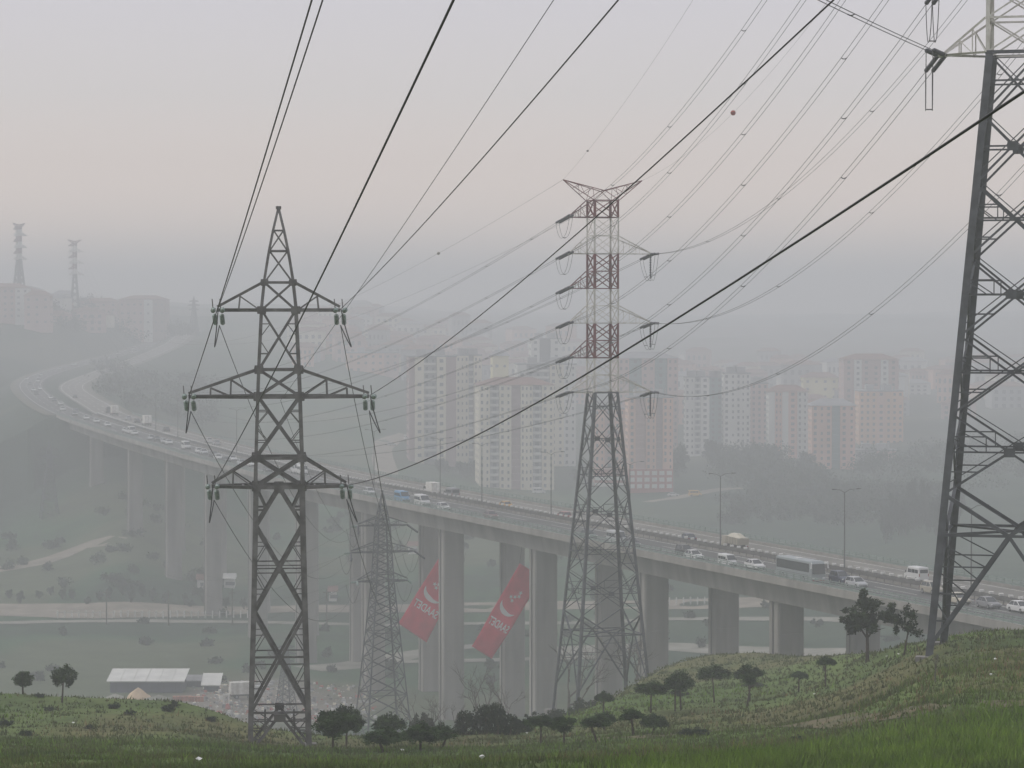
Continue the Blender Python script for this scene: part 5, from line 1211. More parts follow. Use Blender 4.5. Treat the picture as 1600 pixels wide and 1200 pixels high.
# ------------------------------------------------------------------ red banners between the piers
M['banner'] = mat('red_cloth', (0.80, 0.035, 0.085), 0.75, scale=0.5, col2=(0.66, 0.03, 0.07)); M['banner_print'] = mat('white_print', (0.80, 0.76, 0.76), 0.8)
def text_mesh(txt, size):
    cu = bpy.data.curves.new('letters', 'FONT'); cu.body = txt; cu.size = size; cu.align_x = 'CENTER'; cu.align_y = 'CENTER'; cu.extrude = 0.0; cu.offset = size * 0.02
    o = bpy.data.objects.new('letters', cu); COL.objects.link(o); bpy.context.view_layer.update()
    me = bpy.data.meshes.new_from_object(o.evaluated_get(bpy.context.evaluated_depsgraph_get())); bpy.data.objects.remove(o); return me
def banner(quad, Y, label):
    """cloth hung from under the deck; quad = photo corners top-left, top-right, bottom-right, bottom-left"""
    tl, tr, br, bl = [at(x, y, Yq) for (x, y), Yq in zip(quad, (Y, Y + .8, Y - 1.5, Y - 2.3))]
    root = empty('banner', tl, 0, label, 'banner', 'red party banners hanging under the viaduct')
    nrm = (tr - tl).cross(bl - tl).normalized(); nrm = nrm if nrm.y < 0 else -nrm
    P = lambda u, v: tl.lerp(tr, u).lerp(bl.lerp(br, u), v) + nrm * (0.28 * math.sin(v * 9 + u * 2.2) * (0.2 + v) + .10 * math.sin(u * 7 + v * 4) * v) - tl
    nu, nv = 10, 40; vs = [P(i / nu, j / nv) for j in range(nv + 1) for i in range(nu + 1)]
    fs = [(j * (nu + 1) + i, j * (nu + 1) + i + 1, (j + 1) * (nu + 1) + i + 1, (j + 1) * (nu + 1) + i) for j in range(nv) for i in range(nu)]
    mb = MB(); mb.add(vs, fs); cl = mb.build('cloth', M['banner'], root, True); so_ = cl.modifiers.new('thick', 'SOLIDIFY'); so_.thickness = 0.03; so_.offset = 0
    Lb = (bl - tl).length; Wb = (tr - tl).length
    def put(me, name, cu_, cv, mirror, rot=0.0):
        for v in me.vertices:
            x, y = v.co.x * (-1 if mirror else 1), v.co.y
            x, y = x * math.cos(rot) - y * math.sin(rot), x * math.sin(rot) + y * math.cos(rot)
            v.co = P(cu_ + x / Wb, cv - y / Lb) + nrm * 0.06
        me.materials.clear(); me.materials.append(M['banner_print']); return link_mesh(name, me, root)
    lm = text_mesh('SAADET', Wb * 0.235)
    for v in lm.vertices: v.co.y *= 1.75
    put(lm, 'lettering', 0.5, 0.665, True)
    # crescent opening upwards with five stars
    mb = MB(); R, n = Wb * 0.37, 22; o, i_ = [], []
    for k in range(n + 1):
        a = math.pi * (1.04 + 0.92 * k / n) ; o.append((R * math.cos(a), R * math.sin(a), 0)); q = k / n; th = R * 0.50 * math.sin(math.pi * q); i_.append(((R - th) * math.cos(a), (R - th) * math.sin(a) + 0 * th, 0))
    mb.add(o + i_, [(k, k + 1, n + 2 + k, n + 1 + k) for k in range(n)]); put(mb.mesh('crescent', M['banner_print']), 'crescent', 0.5, 0.44, True, -0.35)
    for (u, v) in ((0.36, .345), (0.50, .325), (.47, .375), (.62, .30), (.60, .26)):
        mb = MB(); rr = Wb * 0.09; pts = [(rr * (1 if k % 2 == 0 else .42) * math.sin(k * math.pi / 5), rr * (1 if k % 2 == 0 else .42) * math.cos(k * math.pi / 5), 0) for k in range(10)] + [(0, 0, 0)]
        mb.add(pts, [(k, (k + 1) % 10, 10) for k in range(10)]); put(mb.mesh('star', M['banner_print']), 'star', u, v, False)
    for p_ in (tl, tr): MB().tube([Vector((0, 0, 0)) + (p_ - tl), p_ - tl + Vector((0.4, 0.3, 3.0))], 0.03, 4).build('rope', M['wire'], root)
    return root
banner([(688, 868), (724, 887), (667, 1004), (622, 974)], 565, 'red banner half hidden behind the left pier, mirrored white lettering and crescent')
banner([(812, 880), (848, 902), (769, 1030), (737, 1010)], 522, 'red banner beside the right pier, whole crescent in view, lower of the two')

# ------------------------------------------------------------------ tower blocks
WALL = {k: mat('wall_' + k, c, 0.9, scale=0.12, col2=tuple(x * .82 for x in c), coord='World', stretch=(1, 1, .3)) for k, c in dict(cream=(0.78, 0.72, 0.58), mauve=(0.40, 0.29, 0.29), grey=(0.42, 0.42, 0.42), white=(0.74, 0.73, 0.69), pink=(0.72, 0.44, 0.36), salmon=(0.74, 0.46, 0.36),
        rust=(0.42, 0.13, 0.11), orange=(0.76, 0.47, 0.32), teal=(0.22, 0.32, 0.32), yellow=(0.80, 0.72, 0.42), brown=(0.34, 0.25, 0.22), dark=(0.20, 0.20, 0.21), rose=(0.58, 0.40, 0.37)).items()}
M['pane'] = mat('sky_lightened_window', (0.15, 0.155, 0.165), 0.25, spec=0.5); M['roof_tile'] = mat('roof_tiles', (0.20, 0.11, 0.09), 0.9, 0.2, 0.3, coord='World'); M['roof_grey'] = mat('roof_sheet', (0.25, 0.25, 0.26), 0.85, 0.15, 0.3, coord='World')  # pane colour is lightened to stand for reflected sky
UNITBOX = {}
def pane_mesh(w_, h_):
    key = (round(w_, 1), round(h_, 1))
    if key not in UNITBOX:
        mb = MB(); mb.box(-w_ / 2, w_ / 2, -.10, .05, 0, h_); UNITBOX[key] = mb.mesh('window', M['pane'])
    return UNITBOX[key]
def block(px0, px1, ytop, ybase, Y, bays, label, rot=0.0, floors=None, roof='flat', depth=None, individual=True, lower=None, group='tower blocks beyond the highway', roofmat='roof_tile', win=(1.5, 1.35)):
    """bays: (share of the width, wall colour, forward offset in m, window columns)"""
    p0, p1 = at(px0, ybase, Y), at(px1, ybase, Y); W = (p1 - p0).length; c = (p0 + p1) / 2; zt = at(px0, ytop, Y).z; zb = min(c.z, hzs(c.x, c.y)) - 1.0; H = zt - zb
    D = depth or W * .8; root = empty('apartment_block', (c.x, c.y + D / 2, zb), rot, label, 'building', group); floors = floors or max(3, round(H / 3.0)); fh = H / floors
    r_w = np.random.default_rng(abs(int(px0))); walls = {}; stuff = MB(); tot = sum(b[0] for b in bays); x = -W / 2
    for sh, colr, off, cols in bays:
        w_ = W * sh / tot; mb = walls.setdefault(colr, MB()); y0 = -D / 2 - off
        mb.box(x + .003, x + w_ - .003, y0, D / 2 + off * .6, 0, H + (.02 * off))
        ww = min(win[0], w_ / max(1, cols) * .40)
        for f in range(floors):
            if f == 0: continue
            for k in range(cols):
                xx = x + w_ * (k + .5) / cols; zz = f * fh + fh * .32
                if r_w.random() < .05: continue
                if individual:
                    o = link_mesh('window', pane_mesh(ww * (.8 if k % 3 == 1 else 1.0), win[1] * (1.0 if k % 2 == 0 else .85)), root, (xx, y0, zz))
                else: stuff.box(xx - ww / 2, xx + ww / 2, y0 - .08, y0 + .05, zz, zz + win[1])
        # balconies on recessed bays
        if off < 0:
            bb = MB()
            for f in range(1, floors): bb.box(x + .2, x + w_ - .2, y0 - min(1.2, -off), y0 + .05, f * fh - .1, f * fh + .85)
            tag(bb.build('balconies', WALL[colr if colr != 'grey' else 'white'], root), kind='stuff')
        x += w_
    # side windows
    for s in (-1, 1):
        for f in range(1, floors):
            for k in range(3): stuff.box(s * W / 2 - .06, s * W / 2 + .06, -D / 2 + D * (k + .7) / 3.6, -D / 2 + D * (k + .7) / 3.6 + 1.3, f * fh + fh * .32, f * fh + fh * .32 + 1.3)
    tag(stuff.build('side_windows', M['pane'], root), kind='stuff')
    for colr, mb in walls.items(): mb.build('wall', WALL[colr], root)
    if lower:
        colr, fr = lower; mb = MB(); mx_ = max(b[2] for b in bays); mb.box(-W / 2 - .05, W / 2 + .05, -D / 2 - mx_ - .25, -D / 2 - mx_ + .4, 0, H * fr); mb.build('lower_storeys', WALL[colr], root)
        for f in range(1, int(floors * fr)):
            for k in range(6):
                xx = -W / 2 + W * (k + .5) / 6; o = link_mesh('window', LOWPANE, root, (xx, -D / 2 - mx_ - .25, f * fh + fh * .3))
    if roof == 'flat':
        MB().box(-W / 2 - .25, W / 2 + .25, -D / 2 - .4, D / 2 + .4, H + .03, H + .6).build('roof', M['roof_grey'], root)
        for q in range(5): qx = W * (r_w.random() - .5) * .8; MB().tube([(qx, 1, H + .6), (qx, 1, H + 2.0 + 2 * r_w.random())], .5 if q < 2 else .12, 7).build('water_tank' if q < 2 else 'antenna', WALL['grey'], root)
        for q in (-.22, .18): MB().box(W * q - 2, W * q + 2, -2, 2.5, H + .6, H + 3.2).build('stair_house', WALL['grey'], root)
    else:
        mb = MB(); e = .9; h_ = 3.0; a = [(-W / 2 - e, -D / 2 - e, H + .05), (W / 2 + e, -D / 2 - e, H + .05), (W / 2 + e, D / 2 + e, H + .05), (-W / 2 - e, D / 2 + e, H + .05)]
        mb.add(a + [(-W / 4, 0, H + h_), (W / 4, 0, H + h_)], [(0, 1, 5, 4), (1, 2, 5), (2, 3, 4, 5), (3, 0, 4), (3, 2, 1, 0)]); mb.build('roof', M[roofmat], root)
    return root
_m = MB(); _m.box(-1.0, 1.0, -.08, .05, 0, 1.6); LOWPANE = _m.mesh('window', WALL['white'])
block(636, 710, 558, 712, 1180, [(9, 'mauve', 0, 0), (14, 'cream', 1.2, 1), (20, 'grey', -1.5, 2), (14, 'cream', 1.2, 1), (16, 'mauve', 0, 0)], 'cream and mauve tower block left of the others, two window columns', .10, floors=14)
block(711, 751, 556, 705, 1215, [(19, 'cream', .8, 3), (8, 'grey', -1.2, 0), (12, 'cream', .8, 2)], 'narrow cream tower block joined to the cream and mauve one', .10, floors=15)
block(745, 862, 602, 772, 1120, [(16, 'cream', .6, 2), (14, 'grey', -.8, 1), (18, 'cream', .6, 2), (14, 'mauve', -.6, 0), (18, 'cream', .6, 3), (14, 'grey', -.8, 1), (18, 'cream', .6, 2)], 'broad cream tower block rising right behind the viaduct', .08, floors=16, roof='hip')
block(806, 898, 570, 735, 1240, [(12, 'white', .4, 1), (30, 'grey', -.8, 3), (18, 'cream', .6, 2), (16, 'white', .3, 2)], 'pale tower block behind the broad cream one', .06, floors=16)
block(828, 876, 530, 600, 1480, [(12, 'white', .5, 1), (16, 'dark', -.8, 0), (16, 'white', .5, 1)], 'tall pale block peeping out behind the yellow house', .1, floors=14)
block(768, 793, 556, 600, 1400, [(1, 'yellow', 0, 2)], 'pale yellow building with a low roof among the towers', .2, floors=5, roof='hip', roofmat='roof_grey')
block(980, 1050, 622, 772, 1100, [(10, 'salmon', .6, 1), (14, 'rose', -.6, 0), (14, 'salmon', .6, 2), (9, 'mauve', -.6, 0), (14, 'salmon', .6, 2)], 'salmon tower block with dark red lower storeys right of the middle tower', .05, floors=15, lower=('rust', .28))
block(928, 975, 640, 770, 1130, [(10, 'salmon', .5, 2), (10, 'rose', -.6, 1), (10, 'salmon', .5, 2)], 'salmon block seen through the lattice of the red and white tower', .05, floors=13, lower=('rust', .3))
block(962, 1056, 560, 690, 1330, [(10, 'rose', .4, 2), (12, 'teal', -.8, 1), (12, 'rose', .4, 2), (12, 'teal', -.8, 1), (10, 'rose', .4, 2)], 'greenish and rose block behind the salmon tower', .1, floors=14, roof='hip', individual=False, roofmat='roof_grey')
block(1070, 1108, 590, 728, 1310, [(16, 'white', .5, 2), (10, 'grey', -.8, 1), (14, 'white', .5, 1)], 'white tower block, left one of a pair', .0, floors=15)
block(1109, 1129, 590, 722, 1345, [(1, 'teal', 0, 2)], 'narrow bluish-green block squeezed between two white towers', .0, floors=15, individual=False)
block(1130, 1172, 584, 727, 1310, [(20, 'white', .6, 2), (22, 'white', .0, 3)], 'white tower block, right one of a pair', .0, floors=16)
block(1173, 1200, 600, 722, 1360, [(1, 'rose', 0, 3)], 'dull rose block right of the white pair', .0, floors=14, individual=False)
block(1201, 1262, 612, 738, 1290, [(8, 'white', .5, 0), (10, 'pink', .0, 2), (8, 'white', .5, 0), (12, 'pink', .0, 1), (14, 'white', -.6, 2)], 'pink and white striped tower block', .0, floors=14, roof='hip')
block(1268, 1336, 634, 776, 1230, [(24, 'salmon', .4, 3), (10, 'teal', -.8, 0), (18, 'pink', .4, 2)], 'pink tower block with a greenish top storey, nearest on the right', .0, floors=15, roof='hip', roofmat='roof_grey')
block(1318, 1404, 562, 700, 1480, [(14, 'rose', -.6, 1), (10, 'white', .5, 1), (26, 'rose', -.6, 2), (10, 'white', .5, 1), (14, 'rose', -.6, 1)], 'tall rose block with white balconies and a hipped roof', .0, floors=16, roof='hip', individual=False)
block(1342, 1411, 612, 730, 1400, [(1, 'orange', .4, 3), (.5, 'salmon', 0, 1), (1, 'orange', .4, 3)], 'plain orange block in front of the rose one', .0, floors=13, individual=False)
block(1338, 1400, 705, 780, 1270, [(1, 'grey', 0, 3), (1, 'rose', .3, 3)], 'faint grey block at the foot of the orange one', .0, floors=8, individual=False)
block(1255, 1310, 590, 640, 1620, [(1, 'yellow', 0, 4)], 'low yellowish block behind the pink and white tower', .0, floors=5, roof='hip', individual=False)
block(1418, 1500, 690, 725, 1420, [(1, 'rust', 0, 5)], 'long low reddish building left of the right tower', .0, floors=4, roof='hip', individual=False)
block(540, 620, 552, 590, 1650, [(1, 'salmon', 0, 5), (.4, 'rose', .3, 2)], 'long salmon building right of the near pylon arms', .1, floors=4, individual=False)
GR = 'apartment houses on the left ridge'
block(-20, 42, 450, 498, 1740, [(1, 'rose', 0, 4), (.5, 'white', .4, 2)], 'pinkish apartment house at the left edge of the ridge', .1, floors=6, roof='hip', individual=False, group=GR)
block(38, 78, 462, 500, 1730, [(1, 'rose', 0, 3)], 'apartment house with a stepped roof, second from the left on the ridge', .0, floors=5, roof='hip', individual=False, group=GR)
block(126, 184, 472, 503, 1980, [(1, 'rose', 0, 4)], 'long hazy apartment house under the tall ridge towers', .0, floors=4, roof='hip', individual=False, group=GR)
block(186, 258, 468, 505, 1960, [(1, 'rose', 0, 4), (.35, 'white', .3, 1), (.5, 'brown', .2, 2)], 'broad hazy apartment house at the right end of the ridge', .0, floors=5, roof='hip', individual=False, group=GR)

# small houses of the town, each its own thing
HOUSE = {}
def house(px, Y, colr, label, group, W=None, H=None, rot=None):
    r = rng; W = W or 12 + 10 * r.random(); H = H or 6 + 12 * r.random() ** 1.5; x = (px - CX) / F_PX * Y; z = hzs(x, Y) - 1.5
    root = empty('house', (x, Y, z), (r.random() - .5) * .8 if rot is None else rot, label, 'house', group)
    if colr not in HOUSE:
        wm = MB(); wm.box(-.5, .5, -.4, .4, 0, 1); rm = MB(); a = [(-.54, -.44, 0), (.54, -.44, 0), (.54, .44, 0), (-.54, .44, 0)]
        rm.add(a + [(-.25, 0, 1), (.25, 0, 1)], [(0, 1, 5, 4), (1, 2, 5), (2, 3, 4, 5), (3, 0, 4), (3, 2, 1, 0)])
        wd = MB()
        for f in range(3):
            for k in range(4): wd.box(-.42 + .22 * k, -.32 + .22 * k, -.412, -.39, .12 + .29 * f, .27 + .29 * f)
        HOUSE[colr] = (wm.mesh('wall', WALL[colr]), rm.mesh('roof', M['roof_tile' if colr != 'white' else 'roof_grey']), wd.mesh('windows', M['pane']))
    a, b, c = HOUSE[colr]
    o = link_mesh('wall', a, root); o.scale = (W, W, H); o = link_mesh('roof', b, root, (0, 0, H + .02)); o.scale = (W, W, 2.6); o = link_mesh('windows', c, root); o.scale = (W, W, H); tag(o, kind='stuff')
def town_(n, x0, x1, Y0, Y1, lab, grp, seed, hmax=1.0):
    r = np.random.default_rng(seed); done = []
    while len(done) < n:
        px, Y = x0 + (x1 - x0) * r.random(), Y0 + (Y1 - Y0) * r.random()
        if any(abs(px - a) / F_PX * Y < 20 and abs(Y - b) < 28 for a, b in done): continue
        if min(float(road_query(np.array([(px - CX) / F_PX * Y]), np.array([Y]), L)[0][0]) for L in (NC, FC)) < 28: continue
        done.append((px, Y)); c = ['white', 'cream', 'rose', 'grey', 'salmon'][int(r.random() * 5)]; word = {'white': 'white', 'cream': 'cream', 'rose': 'rose', 'grey': 'grey', 'salmon': 'salmon'}[c]
        house(px, Y, c, f'{word} house {lab}', f'{word} houses {grp}', H=(6 + 11 * r.random() ** 1.4) * hmax)
town_(84, 470, 760, 1650, 2400, 'in the hazy hillside town between the near pylon and the cream towers', 'in the hillside town', 21, 1.3)
town_(34, 690, 960, 1650, 2400, 'on the hazy slope behind the cream towers', 'behind the cream towers', 22, 1.5)
town_(50, 1040, 1330, 1480, 2200, 'in the haze behind the white and pink towers', 'behind the right towers', 23, 1.3)
town_(36, 1330, 1640, 1550, 2300, 'in the haze behind the right tower', 'at the right edge', 24, 1.3)
town_(12, 20, 250, 1760, 1960, 'on the wooded left ridge', 'on the ridge', 25, .9)
# parked and driving vehicles near the blocks
def parked(kind, paint, px, py, ang, lab, grp=None, ymin=600):
    p = ground_px(px, py, ymin); v = make_vehicle(kind, paint, NAME[kind]); v.location = p + Vector((0, 0, .15)); v.rotation_euler = (0, 0, ang); tag(v, lab, NAME[kind] if 'truck' not in kind else 'truck', grp)
parked('van', 'yellow', 1086, 776, 0.2, 'yellow van parked on the access road right of the salmon block')
parked('van', 'white', 842, 772, 0.1, 'white van parked under the pale towers, above the red car')
parked('car', 'white', 1052, 776, 0.1, 'white car parked at the corner of the salmon block')
for px, py in ((1190, 733), (1198, 735), (1232, 741), (1246, 742)): parked('car', 'white', px, py, 0.1, 'white car parked at the foot of the pink and white tower', 'cars parked by the towers')
parked('van', 'white', 640, 688, 0.4, 'white van on the side road left of the cream and mauve block')
parked('car', 'silver', 612, 697, 0.6, 'pale car on the bend of the side road below the town')
parked('box_truck', 'white', 385, 1092, 0.3, 'white truck in the scrapyard left of the near pylon leg', ymin=450)

# woods and lone trees of the valley and the town
def far_wood(name, spots, seed, m='far_leaf', n=60, ls=0.5):
    r = np.random.default_rng(seed); c, rad = [], []
    for x, y, h, w_ in spots:
        z = hzs(x, y)
        for _ in range(9): c.append((x + r.normal() * w_ * .3, y + r.normal() * w_ * .3, z + h * (.25 + .65 * r.random()))); rad.append(w_ * .28)
    return tag(link_mesh(name, leaf_cloud(name, c, rad, n, ls, M[m], seed, 1.1, .2)), kind='stuff')
def sp(px0, px1, Y0, Y1, n, h, w_, seed):
    r = np.random.default_rng(seed); o = []
    for _ in range(n): px, Y = px0 + (px1 - px0) * r.random(), Y0 + (Y1 - Y0) * r.random(); o.append(((px - CX) / F_PX * Y, Y, h * (.6 + .7 * r.random()), w_ * (.7 + .6 * r.random())))
    return o
far_wood('wood', sp(1130, 1220, 1130, 1260, 60, 8, 9, 1) + sp(1180, 1290, 1040, 1180, 60, 7, 8, 2) + sp(1260, 1345, 1000, 1100, 30, 6, 7, 12) + sp(1280, 1480, 930, 1080, 70, 6, 7, 17) + sp(1130, 1330, 960, 1060, 50, 4, 6, 18) + sp(1340, 1640, 1050, 1300, 60, 6, 9, 19), 31, n=20, ls=.9)
far_wood('wood', sp(60, 120, 1780, 1830, 26, 7, 10, 3) + sp(130, 300, 1900, 2080, 40, 8, 11, 4), 32, n=16, ls=1.3)
far_wood('scrub', sp(150, 200, 1450, 1600, 10, 3, 8, 5) + sp(160, 330, 1120, 1400, 60, 4, 9, 6), 33, n=14, ls=1.0)
far_wood('scrub', sp(-30, 520, 600, 740, 16, 1.2, 2.0, 14) + sp(480, 980, 600, 720, 20, 1.6, 2.2, 15) + sp(-40, 330, 770, 900, 36, 2.2, 3.8, 16), 35, n=34, ls=.55)
far_wood('scrub', sp(880, 1320, 650, 900, 24, 2.0, 2.4, 8) + sp(420, 900, 850, 1050, 50, 2.6, 3, 9), 34, n=32, ls=.6)
TREE_F = crown_variant('bush', 900); TREE_F.materials.clear(); TREE_F.materials.append(M['far_leaf'])
def lone(px, Y, h, w_, lab, grp, name='tree'):
    p = on(px, Y); root = empty(name, p, random.random() * 6, lab, 'tree', grp); t = link_mesh('trunk', TRUNKS[1], root); t.scale = (6, 6, h * .6); c = link_mesh('crown', TREE_F, root); c.scale = (w_, w_, h * .98); c.location = (0, 0, h * .03)
for i in range(16): lone(1380 + i * 8 + random.random() * 6, 880 + 90 * random.random(), 11 + 6 * random.random(), 4.5, 'dark slender tree in the row left of the right tower', 'slender trees in the row left of the right tower', 'cypress_tree')
for px, Y in ((1052, 1190), (1060, 1175), (1112, 1240), (1120, 1225), (1062, 1210), (1180, 1220), (1205, 1215), (1262, 1190)): lone(px, Y, 11 + 5 * random.random(), 9, 'hazy tree at the foot of the towers right of the salmon block', 'hazy trees right of the salmon block')
for px, Y in ((905, 1160), (722, 1150), (735, 1160), (690, 1150), (915, 1150)): lone(px, Y, 8, 8, 'hazy tree at the foot of the cream towers', 'hazy trees at the foot of the cream towers')
for i in range(22):
    lone(10 + i * 19 + random.random() * 12, 752 + random.random() * 12, 2.6 + 2 * random.random(), 2.4, 'small dark tree along the dirt road on the valley floor', 'small dark trees along the dirt road')

# ------------------------------------------------------------------ the works yard in the valley
def shed(quad_roof, Y, wall_h, label, roof_m, wall_m, drop=2.2, depth=14):
    """long shed: front eave given in photo pixels; the roof rises away from the viewer"""
    a, b = at(*quad_roof[0], Y), at(*quad_roof[1], Y); W = (b - a).length; zg = hzs((a.x + b.x) / 2, Y)
    ez = max(a.z, zg + wall_h); ang = math.atan2(b.y - a.y, b.x - a.x); root = empty('warehouse' if W > 9 else 'shed', ((a.x + b.x) / 2, Y, zg - .6), ang, label, 'building'); h = wall_h + .6
    MB().box(-W / 2, W / 2, 0, depth, 0, h).build('wall', wall_m, root)
    mb = MB(); e = .6; mb.hexa([(-W / 2 - e, -e, h + .05), (W / 2 + e, -e, h + .05), (W / 2 + e, depth + e, h + drop), (-W / 2 - e, depth + e, h + drop)], [(-W / 2 - e, -e, h + .25), (W / 2 + e, -e, h + .25), (W / 2 + e, depth + e, h + drop + .2), (-W / 2 - e, depth + e, h + drop + .2)]); mb.build('roof', roof_m, root)
    n = max(2, int(W / 2.2))
    for k in range(n): MB().box(-W / 2 + W * (k + .5) / n - .04, -W / 2 + W * (k + .5) / n + .04, -.06, .02, .3, h - .1).build('wall_seam', M['trim'], root)
    for k in range(n + 1): x = -W / 2 - e + (W + 2 * e) * k / n; MB().hexa([(x - .05, -e, h + .24), (x + .05, -e, h + .24), (x + .05, depth + e, h + drop + .19), (x - .05, depth + e, h + drop + .19)], [(x - .05, -e, h + .32), (x + .05, -e, h + .32), (x + .05, depth + e, h + drop + .27), (x - .05, depth + e, h + drop + .27)]).build('roof_rib', roof_m, root)
    return root
M['sheet_white'] = mat('pale_roof_sheet', (0.66, 0.66, 0.62), 0.6, 0.1, 0.3); M['wall_blue'] = mat('slate_blue_wall', (0.075, 0.075, 0.11), 0.85, 0.15, 0.5); M['brick_red'] = mat('red_brick_stack', (0.40, 0.17, 0.12), 0.9, 0.25, 1.2); M['sand'] = mat('sand', (0.62, 0.46, 0.30), 0.95, 0.12, 0.6)
shed([(172, 1066), (284, 1060)], 585, 2.2, 'long warehouse with a pale roof and slate-blue wall in the valley', M['sheet_white'], M['wall_blue'], 1.5, 8)
shed([(319, 1072), (340, 1069)], 588, 1.2, 'small tilted pale roof right of the long warehouse', M['sheet_white'], M['wall_blue'], 1.9, 4)
shed([(285, 1067), (316, 1066)], 596, 1.2, 'low lean-to joining the warehouse and the small tilted roof', M['roof_grey'], M['wall_blue'], .5, 5)
for px, py, W, lab in ((325, 921, 34, 'long low white building beyond the dirt road, left of a pier'), (358, 920, 16, 'low white building beyond the dirt road, right of a pier'), (645, 866, 14, 'low white building on the far slope left of the first banner'), (520, 940, 12, 'small pale hut between the near pylon and the viaduct piers')):
    p = ground_px(px, py, 500); k = F_PX / p.y; root = empty('farm_building', p, .05, lab, 'building'); w_ = W / k * 1.0
    MB().box(-w_ / 2, w_ / 2, 0, 7, -.8, 2.6).build('wall', WALL['white'], root); MB().hexa([(-w_ / 2 - .4, -.4, 2.65), (w_ / 2 + .4, -.4, 2.65), (w_ / 2 + .4, 7.4, 2.65), (-w_ / 2 - .4, 7.4, 2.65)], [(-w_ / 2 - .4, 3.3, 3.9), (w_ / 2 + .4, 3.3, 3.9), (w_ / 2 + .4, 3.7, 3.9), (-w_ / 2 - .4, 3.7, 3.9)]).build('roof', M['roof_tile'] if px != 358 else M['sheet_white'], root)
    for k_ in range(3): MB().box(-w_ * .35 + w_ * .3 * k_, -w_ * .35 + w_ * .3 * k_ + .9, -.06, .04, .8, 1.8).build('window', M['pane'], root)
def heap(px, py, w_px, h_px, m, lab, seed, Y=None):
    p = on(px, Y) if Y else ground_px(px, py, 450); k = F_PX / p.y; W, H = w_px / k, h_px / k; r = np.random.default_rng(seed); mb = MB(); rings = [[(math.cos(a) * W / 2 * q * (1 + .12 * r.normal()), math.sin(a) * W / 2 * q, H * (1 - q) ** .8 * (1 + .08 * r.normal()) - .4 * (q > .95)) for a in np.linspace(0, 6.283, 15)[:-1]] for q in (1, .75, .5, .25)]
    vs = [v for rg in rings for v in rg] + [(0, 0, H)]; fs = [(j * 14 + i, j * 14 + (i + 1) % 14, (j + 1) * 14 + (i + 1) % 14, (j + 1) * 14 + i) for j in range(3) for i in range(14)] + [(42 + i, 42 + (i + 1) % 14, 56) for i in range(14)]
    tag(mb.add(vs, fs).build('heap', m, None, True, p), lab, 'heap')
heap(214, 1092, 44, 20, M['sand'], 'sand-coloured heap in front of the long warehouse', 1, 570); heap(246, 1095, 62, 13, M['dirt_white'], 'grey gravel bank right of the sand heap', 2, 566); heap(178, 1092, 40, 8, M['dirt_white'], 'low gravel heap at the left corner of the warehouse', 3, 572)
for px, py, w_px, h_px, lab in ((283, 1086, 30, 8, 'stack of red bricks behind the gravel bank'), (305, 1090, 24, 8, 'second stack of red bricks, farther right')):
    p = on(px, 570); k = F_PX / p.y; root = empty('brick_stack', p, .1, lab, 'brick stack')
    for q in range(5):
        for l in range(2): x = (q - 2) * w_px / k / 5; MB().box(x - w_px / k / 11, x + w_px / k / 11, -.6 + .1 * (q % 2), .6, l * h_px / k / 2 - .1, (l + .96) * h_px / k / 2).build('brick_pallet', M['brick_red'], root)
p = on(352, 566); root = empty('gateway', p, .1, 'small white doorframe standing in the scrapyard', 'gate')
for x in (-.5, .5): MB().box(x - .15, x + .15, -.2, .2, -.3, 2.0).build('post', WALL['white'], root)
MB().box(-.65, .65, -.2, .2, 2.0, 2.35).build('lintel', WALL['white'], root)
# scrap scattered over the yard: far too many pieces to count
r = np.random.default_rng(77); sc = {k: MB() for k in ('white', 'grey', 'rust', 'dark', 'cream')}
for _ in range(900):
    px = 300 + 290 * r.random(); Y = 545 + 62 * r.random(); x = (px - CX) / F_PX * Y; z = hzs(x, Y); s = .15 + .55 * r.random() ** 2.5; h = s * (.4 + .8 * r.random()); a = r.random() * 3.14; c, d = math.cos(a) * s, math.sin(a) * s * .7; k = ['white', 'grey', 'rust', 'dark', 'cream', 'grey', 'grey', 'dark'][int(r.random() * 8)]
    sc[k].hexa([(x - c, Y - d, z - .1), (x + d, Y - c, z - .1), (x + c, Y + d, z - .1), (x - d, Y + c, z - .1)], [(x - c * .8, Y - d * .8, z + h), (x + d * .8, Y - c * .8, z + h * .8), (x + c * .8, Y + d * .8, z + h), (x - d * .8, Y + c * .8, z + h * .9)])
for k, mb in sc.items(): tag(mb.build('scrap', WALL[k]), kind='stuff')
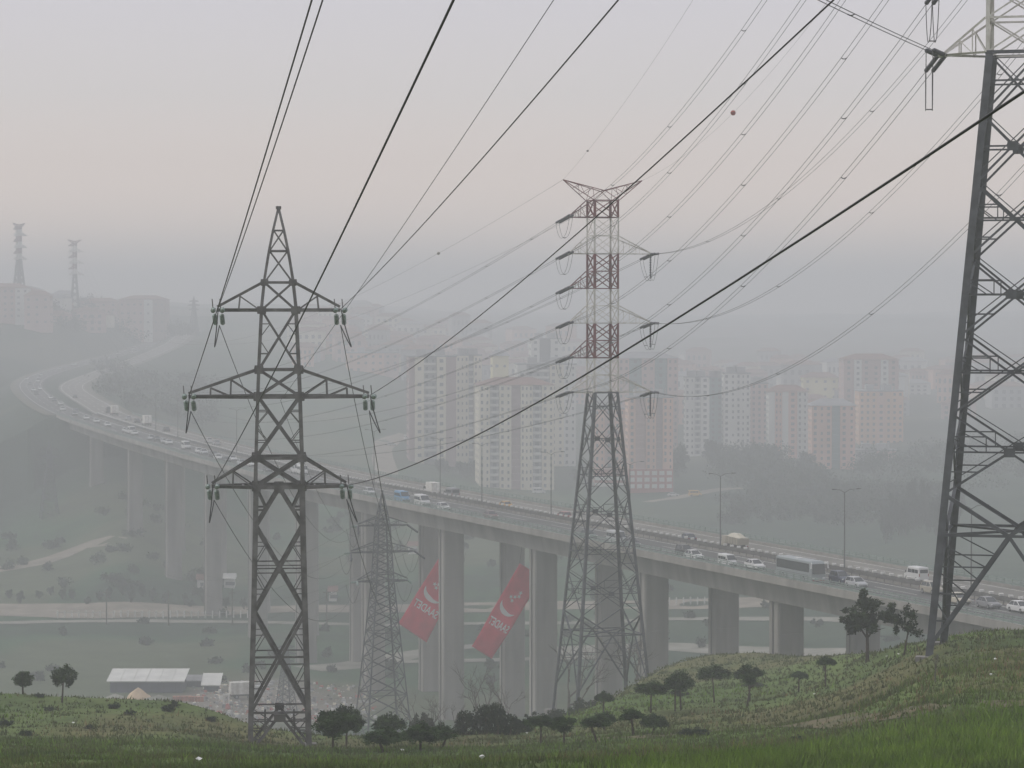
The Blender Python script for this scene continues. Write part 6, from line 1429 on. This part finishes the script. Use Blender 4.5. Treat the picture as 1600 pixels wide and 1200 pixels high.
# posts of the fence along the dirt road
for (x0, x1, py, lab) in ((90, 420, 966, 'white post fence along the dirt road at left'), (1035, 1110, 945, 'pale post fence beyond the piers right of the middle tower')):
    root = None
    for px in np.arange(x0, x1, 11.0):
        p = ground_px(px, py, 500)
        if root is None: root = empty('fence', p, 0, lab, 'fence'); o0 = p.copy(); prev = p
        MB().box(-.16, .16, -.16, .16, -.3, 1.9).build('post', WALL['white'], root, loc=p - o0)
        if (p - prev).length > .1: MB().tube([prev - o0 + Vector((0, 0, 1.4)), p - o0 + Vector((0, 0, 1.4))], .06, 4).build('fence_rail', WALL['grey'], root)
        prev = p
for px, h in ((165, 9), (262, 9), (362, 9), (510, 9), (1038, 13)):
    p = on(px, 720 if px != 1038 else 480); root = empty('utility_pole', p, 0, {165: 'leftmost dark pole by the dirt road', 262: 'dark pole by the dirt road between the lone trees and the piers', 362: 'dark pole by the dirt road close to a pier', 510: 'dark pole by the dirt road right of the near pylon', 1038: 'thin pole beyond the crest beside the right pier of the middle tower'}[px], 'pole')
    MB().tube([(0, 0, -.5), (0, 0, h)], [.2, .13], 6).build('pole', M['trunk'], root); MB().box(-1, 1, -.08, .08, h - 1, h - .8).build('crosspiece', M['trunk'], root)

# ------------------------------------------------------------------ labels that single each member of a like group out
ORD = ['leftmost', 'second', 'third', 'fourth', 'fifth', 'sixth', 'seventh', 'eighth', 'ninth', 'tenth', 'eleventh', 'twelfth', 'thirteenth', 'fourteenth', 'fifteenth', 'sixteenth', 'seventeenth', 'eighteenth', 'nineteenth', 'twentieth', 'twenty-first', 'twenty-second', 'twenty-third', 'twenty-fourth']
by = {}
for o in scn.objects:
    if o.parent is None and o.get('label') and o.get('group'): by.setdefault((o['group'], o['label']), []).append(o)
for (g, l), obs in by.items():
    if 1 < len(obs) <= 24:
        obs.sort(key=lambda o: proj(o.location)[0])
        for k, o in enumerate(obs):
            w_ = 'rightmost' if k == len(obs) - 1 else ORD[k] + (' from the left' if k else '')
            o['label'] = f'{w_} of the {g}'
# ------------------------------------------------------------------ smog: one even box of air
hb = MB().box(-5300, 5300, -400, 5300, -112, 63)
hm = bpy.data.materials.new('smog'); hm.use_nodes = True; hn = hm.node_tree; hn.nodes.clear()
ho = hn.nodes.new('ShaderNodeOutputMaterial'); pv = hn.nodes.new('ShaderNodeVolumePrincipled')
pv.inputs['Color'].default_value = (0.838, 0.860, 0.885, 1); pv.inputs['Density'].default_value = 0.00088; pv.inputs['Anisotropy'].default_value = 0.0
hn.links.new(pv.outputs[0], ho.inputs['Volume'])
hz_o = hb.build('haze', hm); tag(hz_o, kind='stuff')
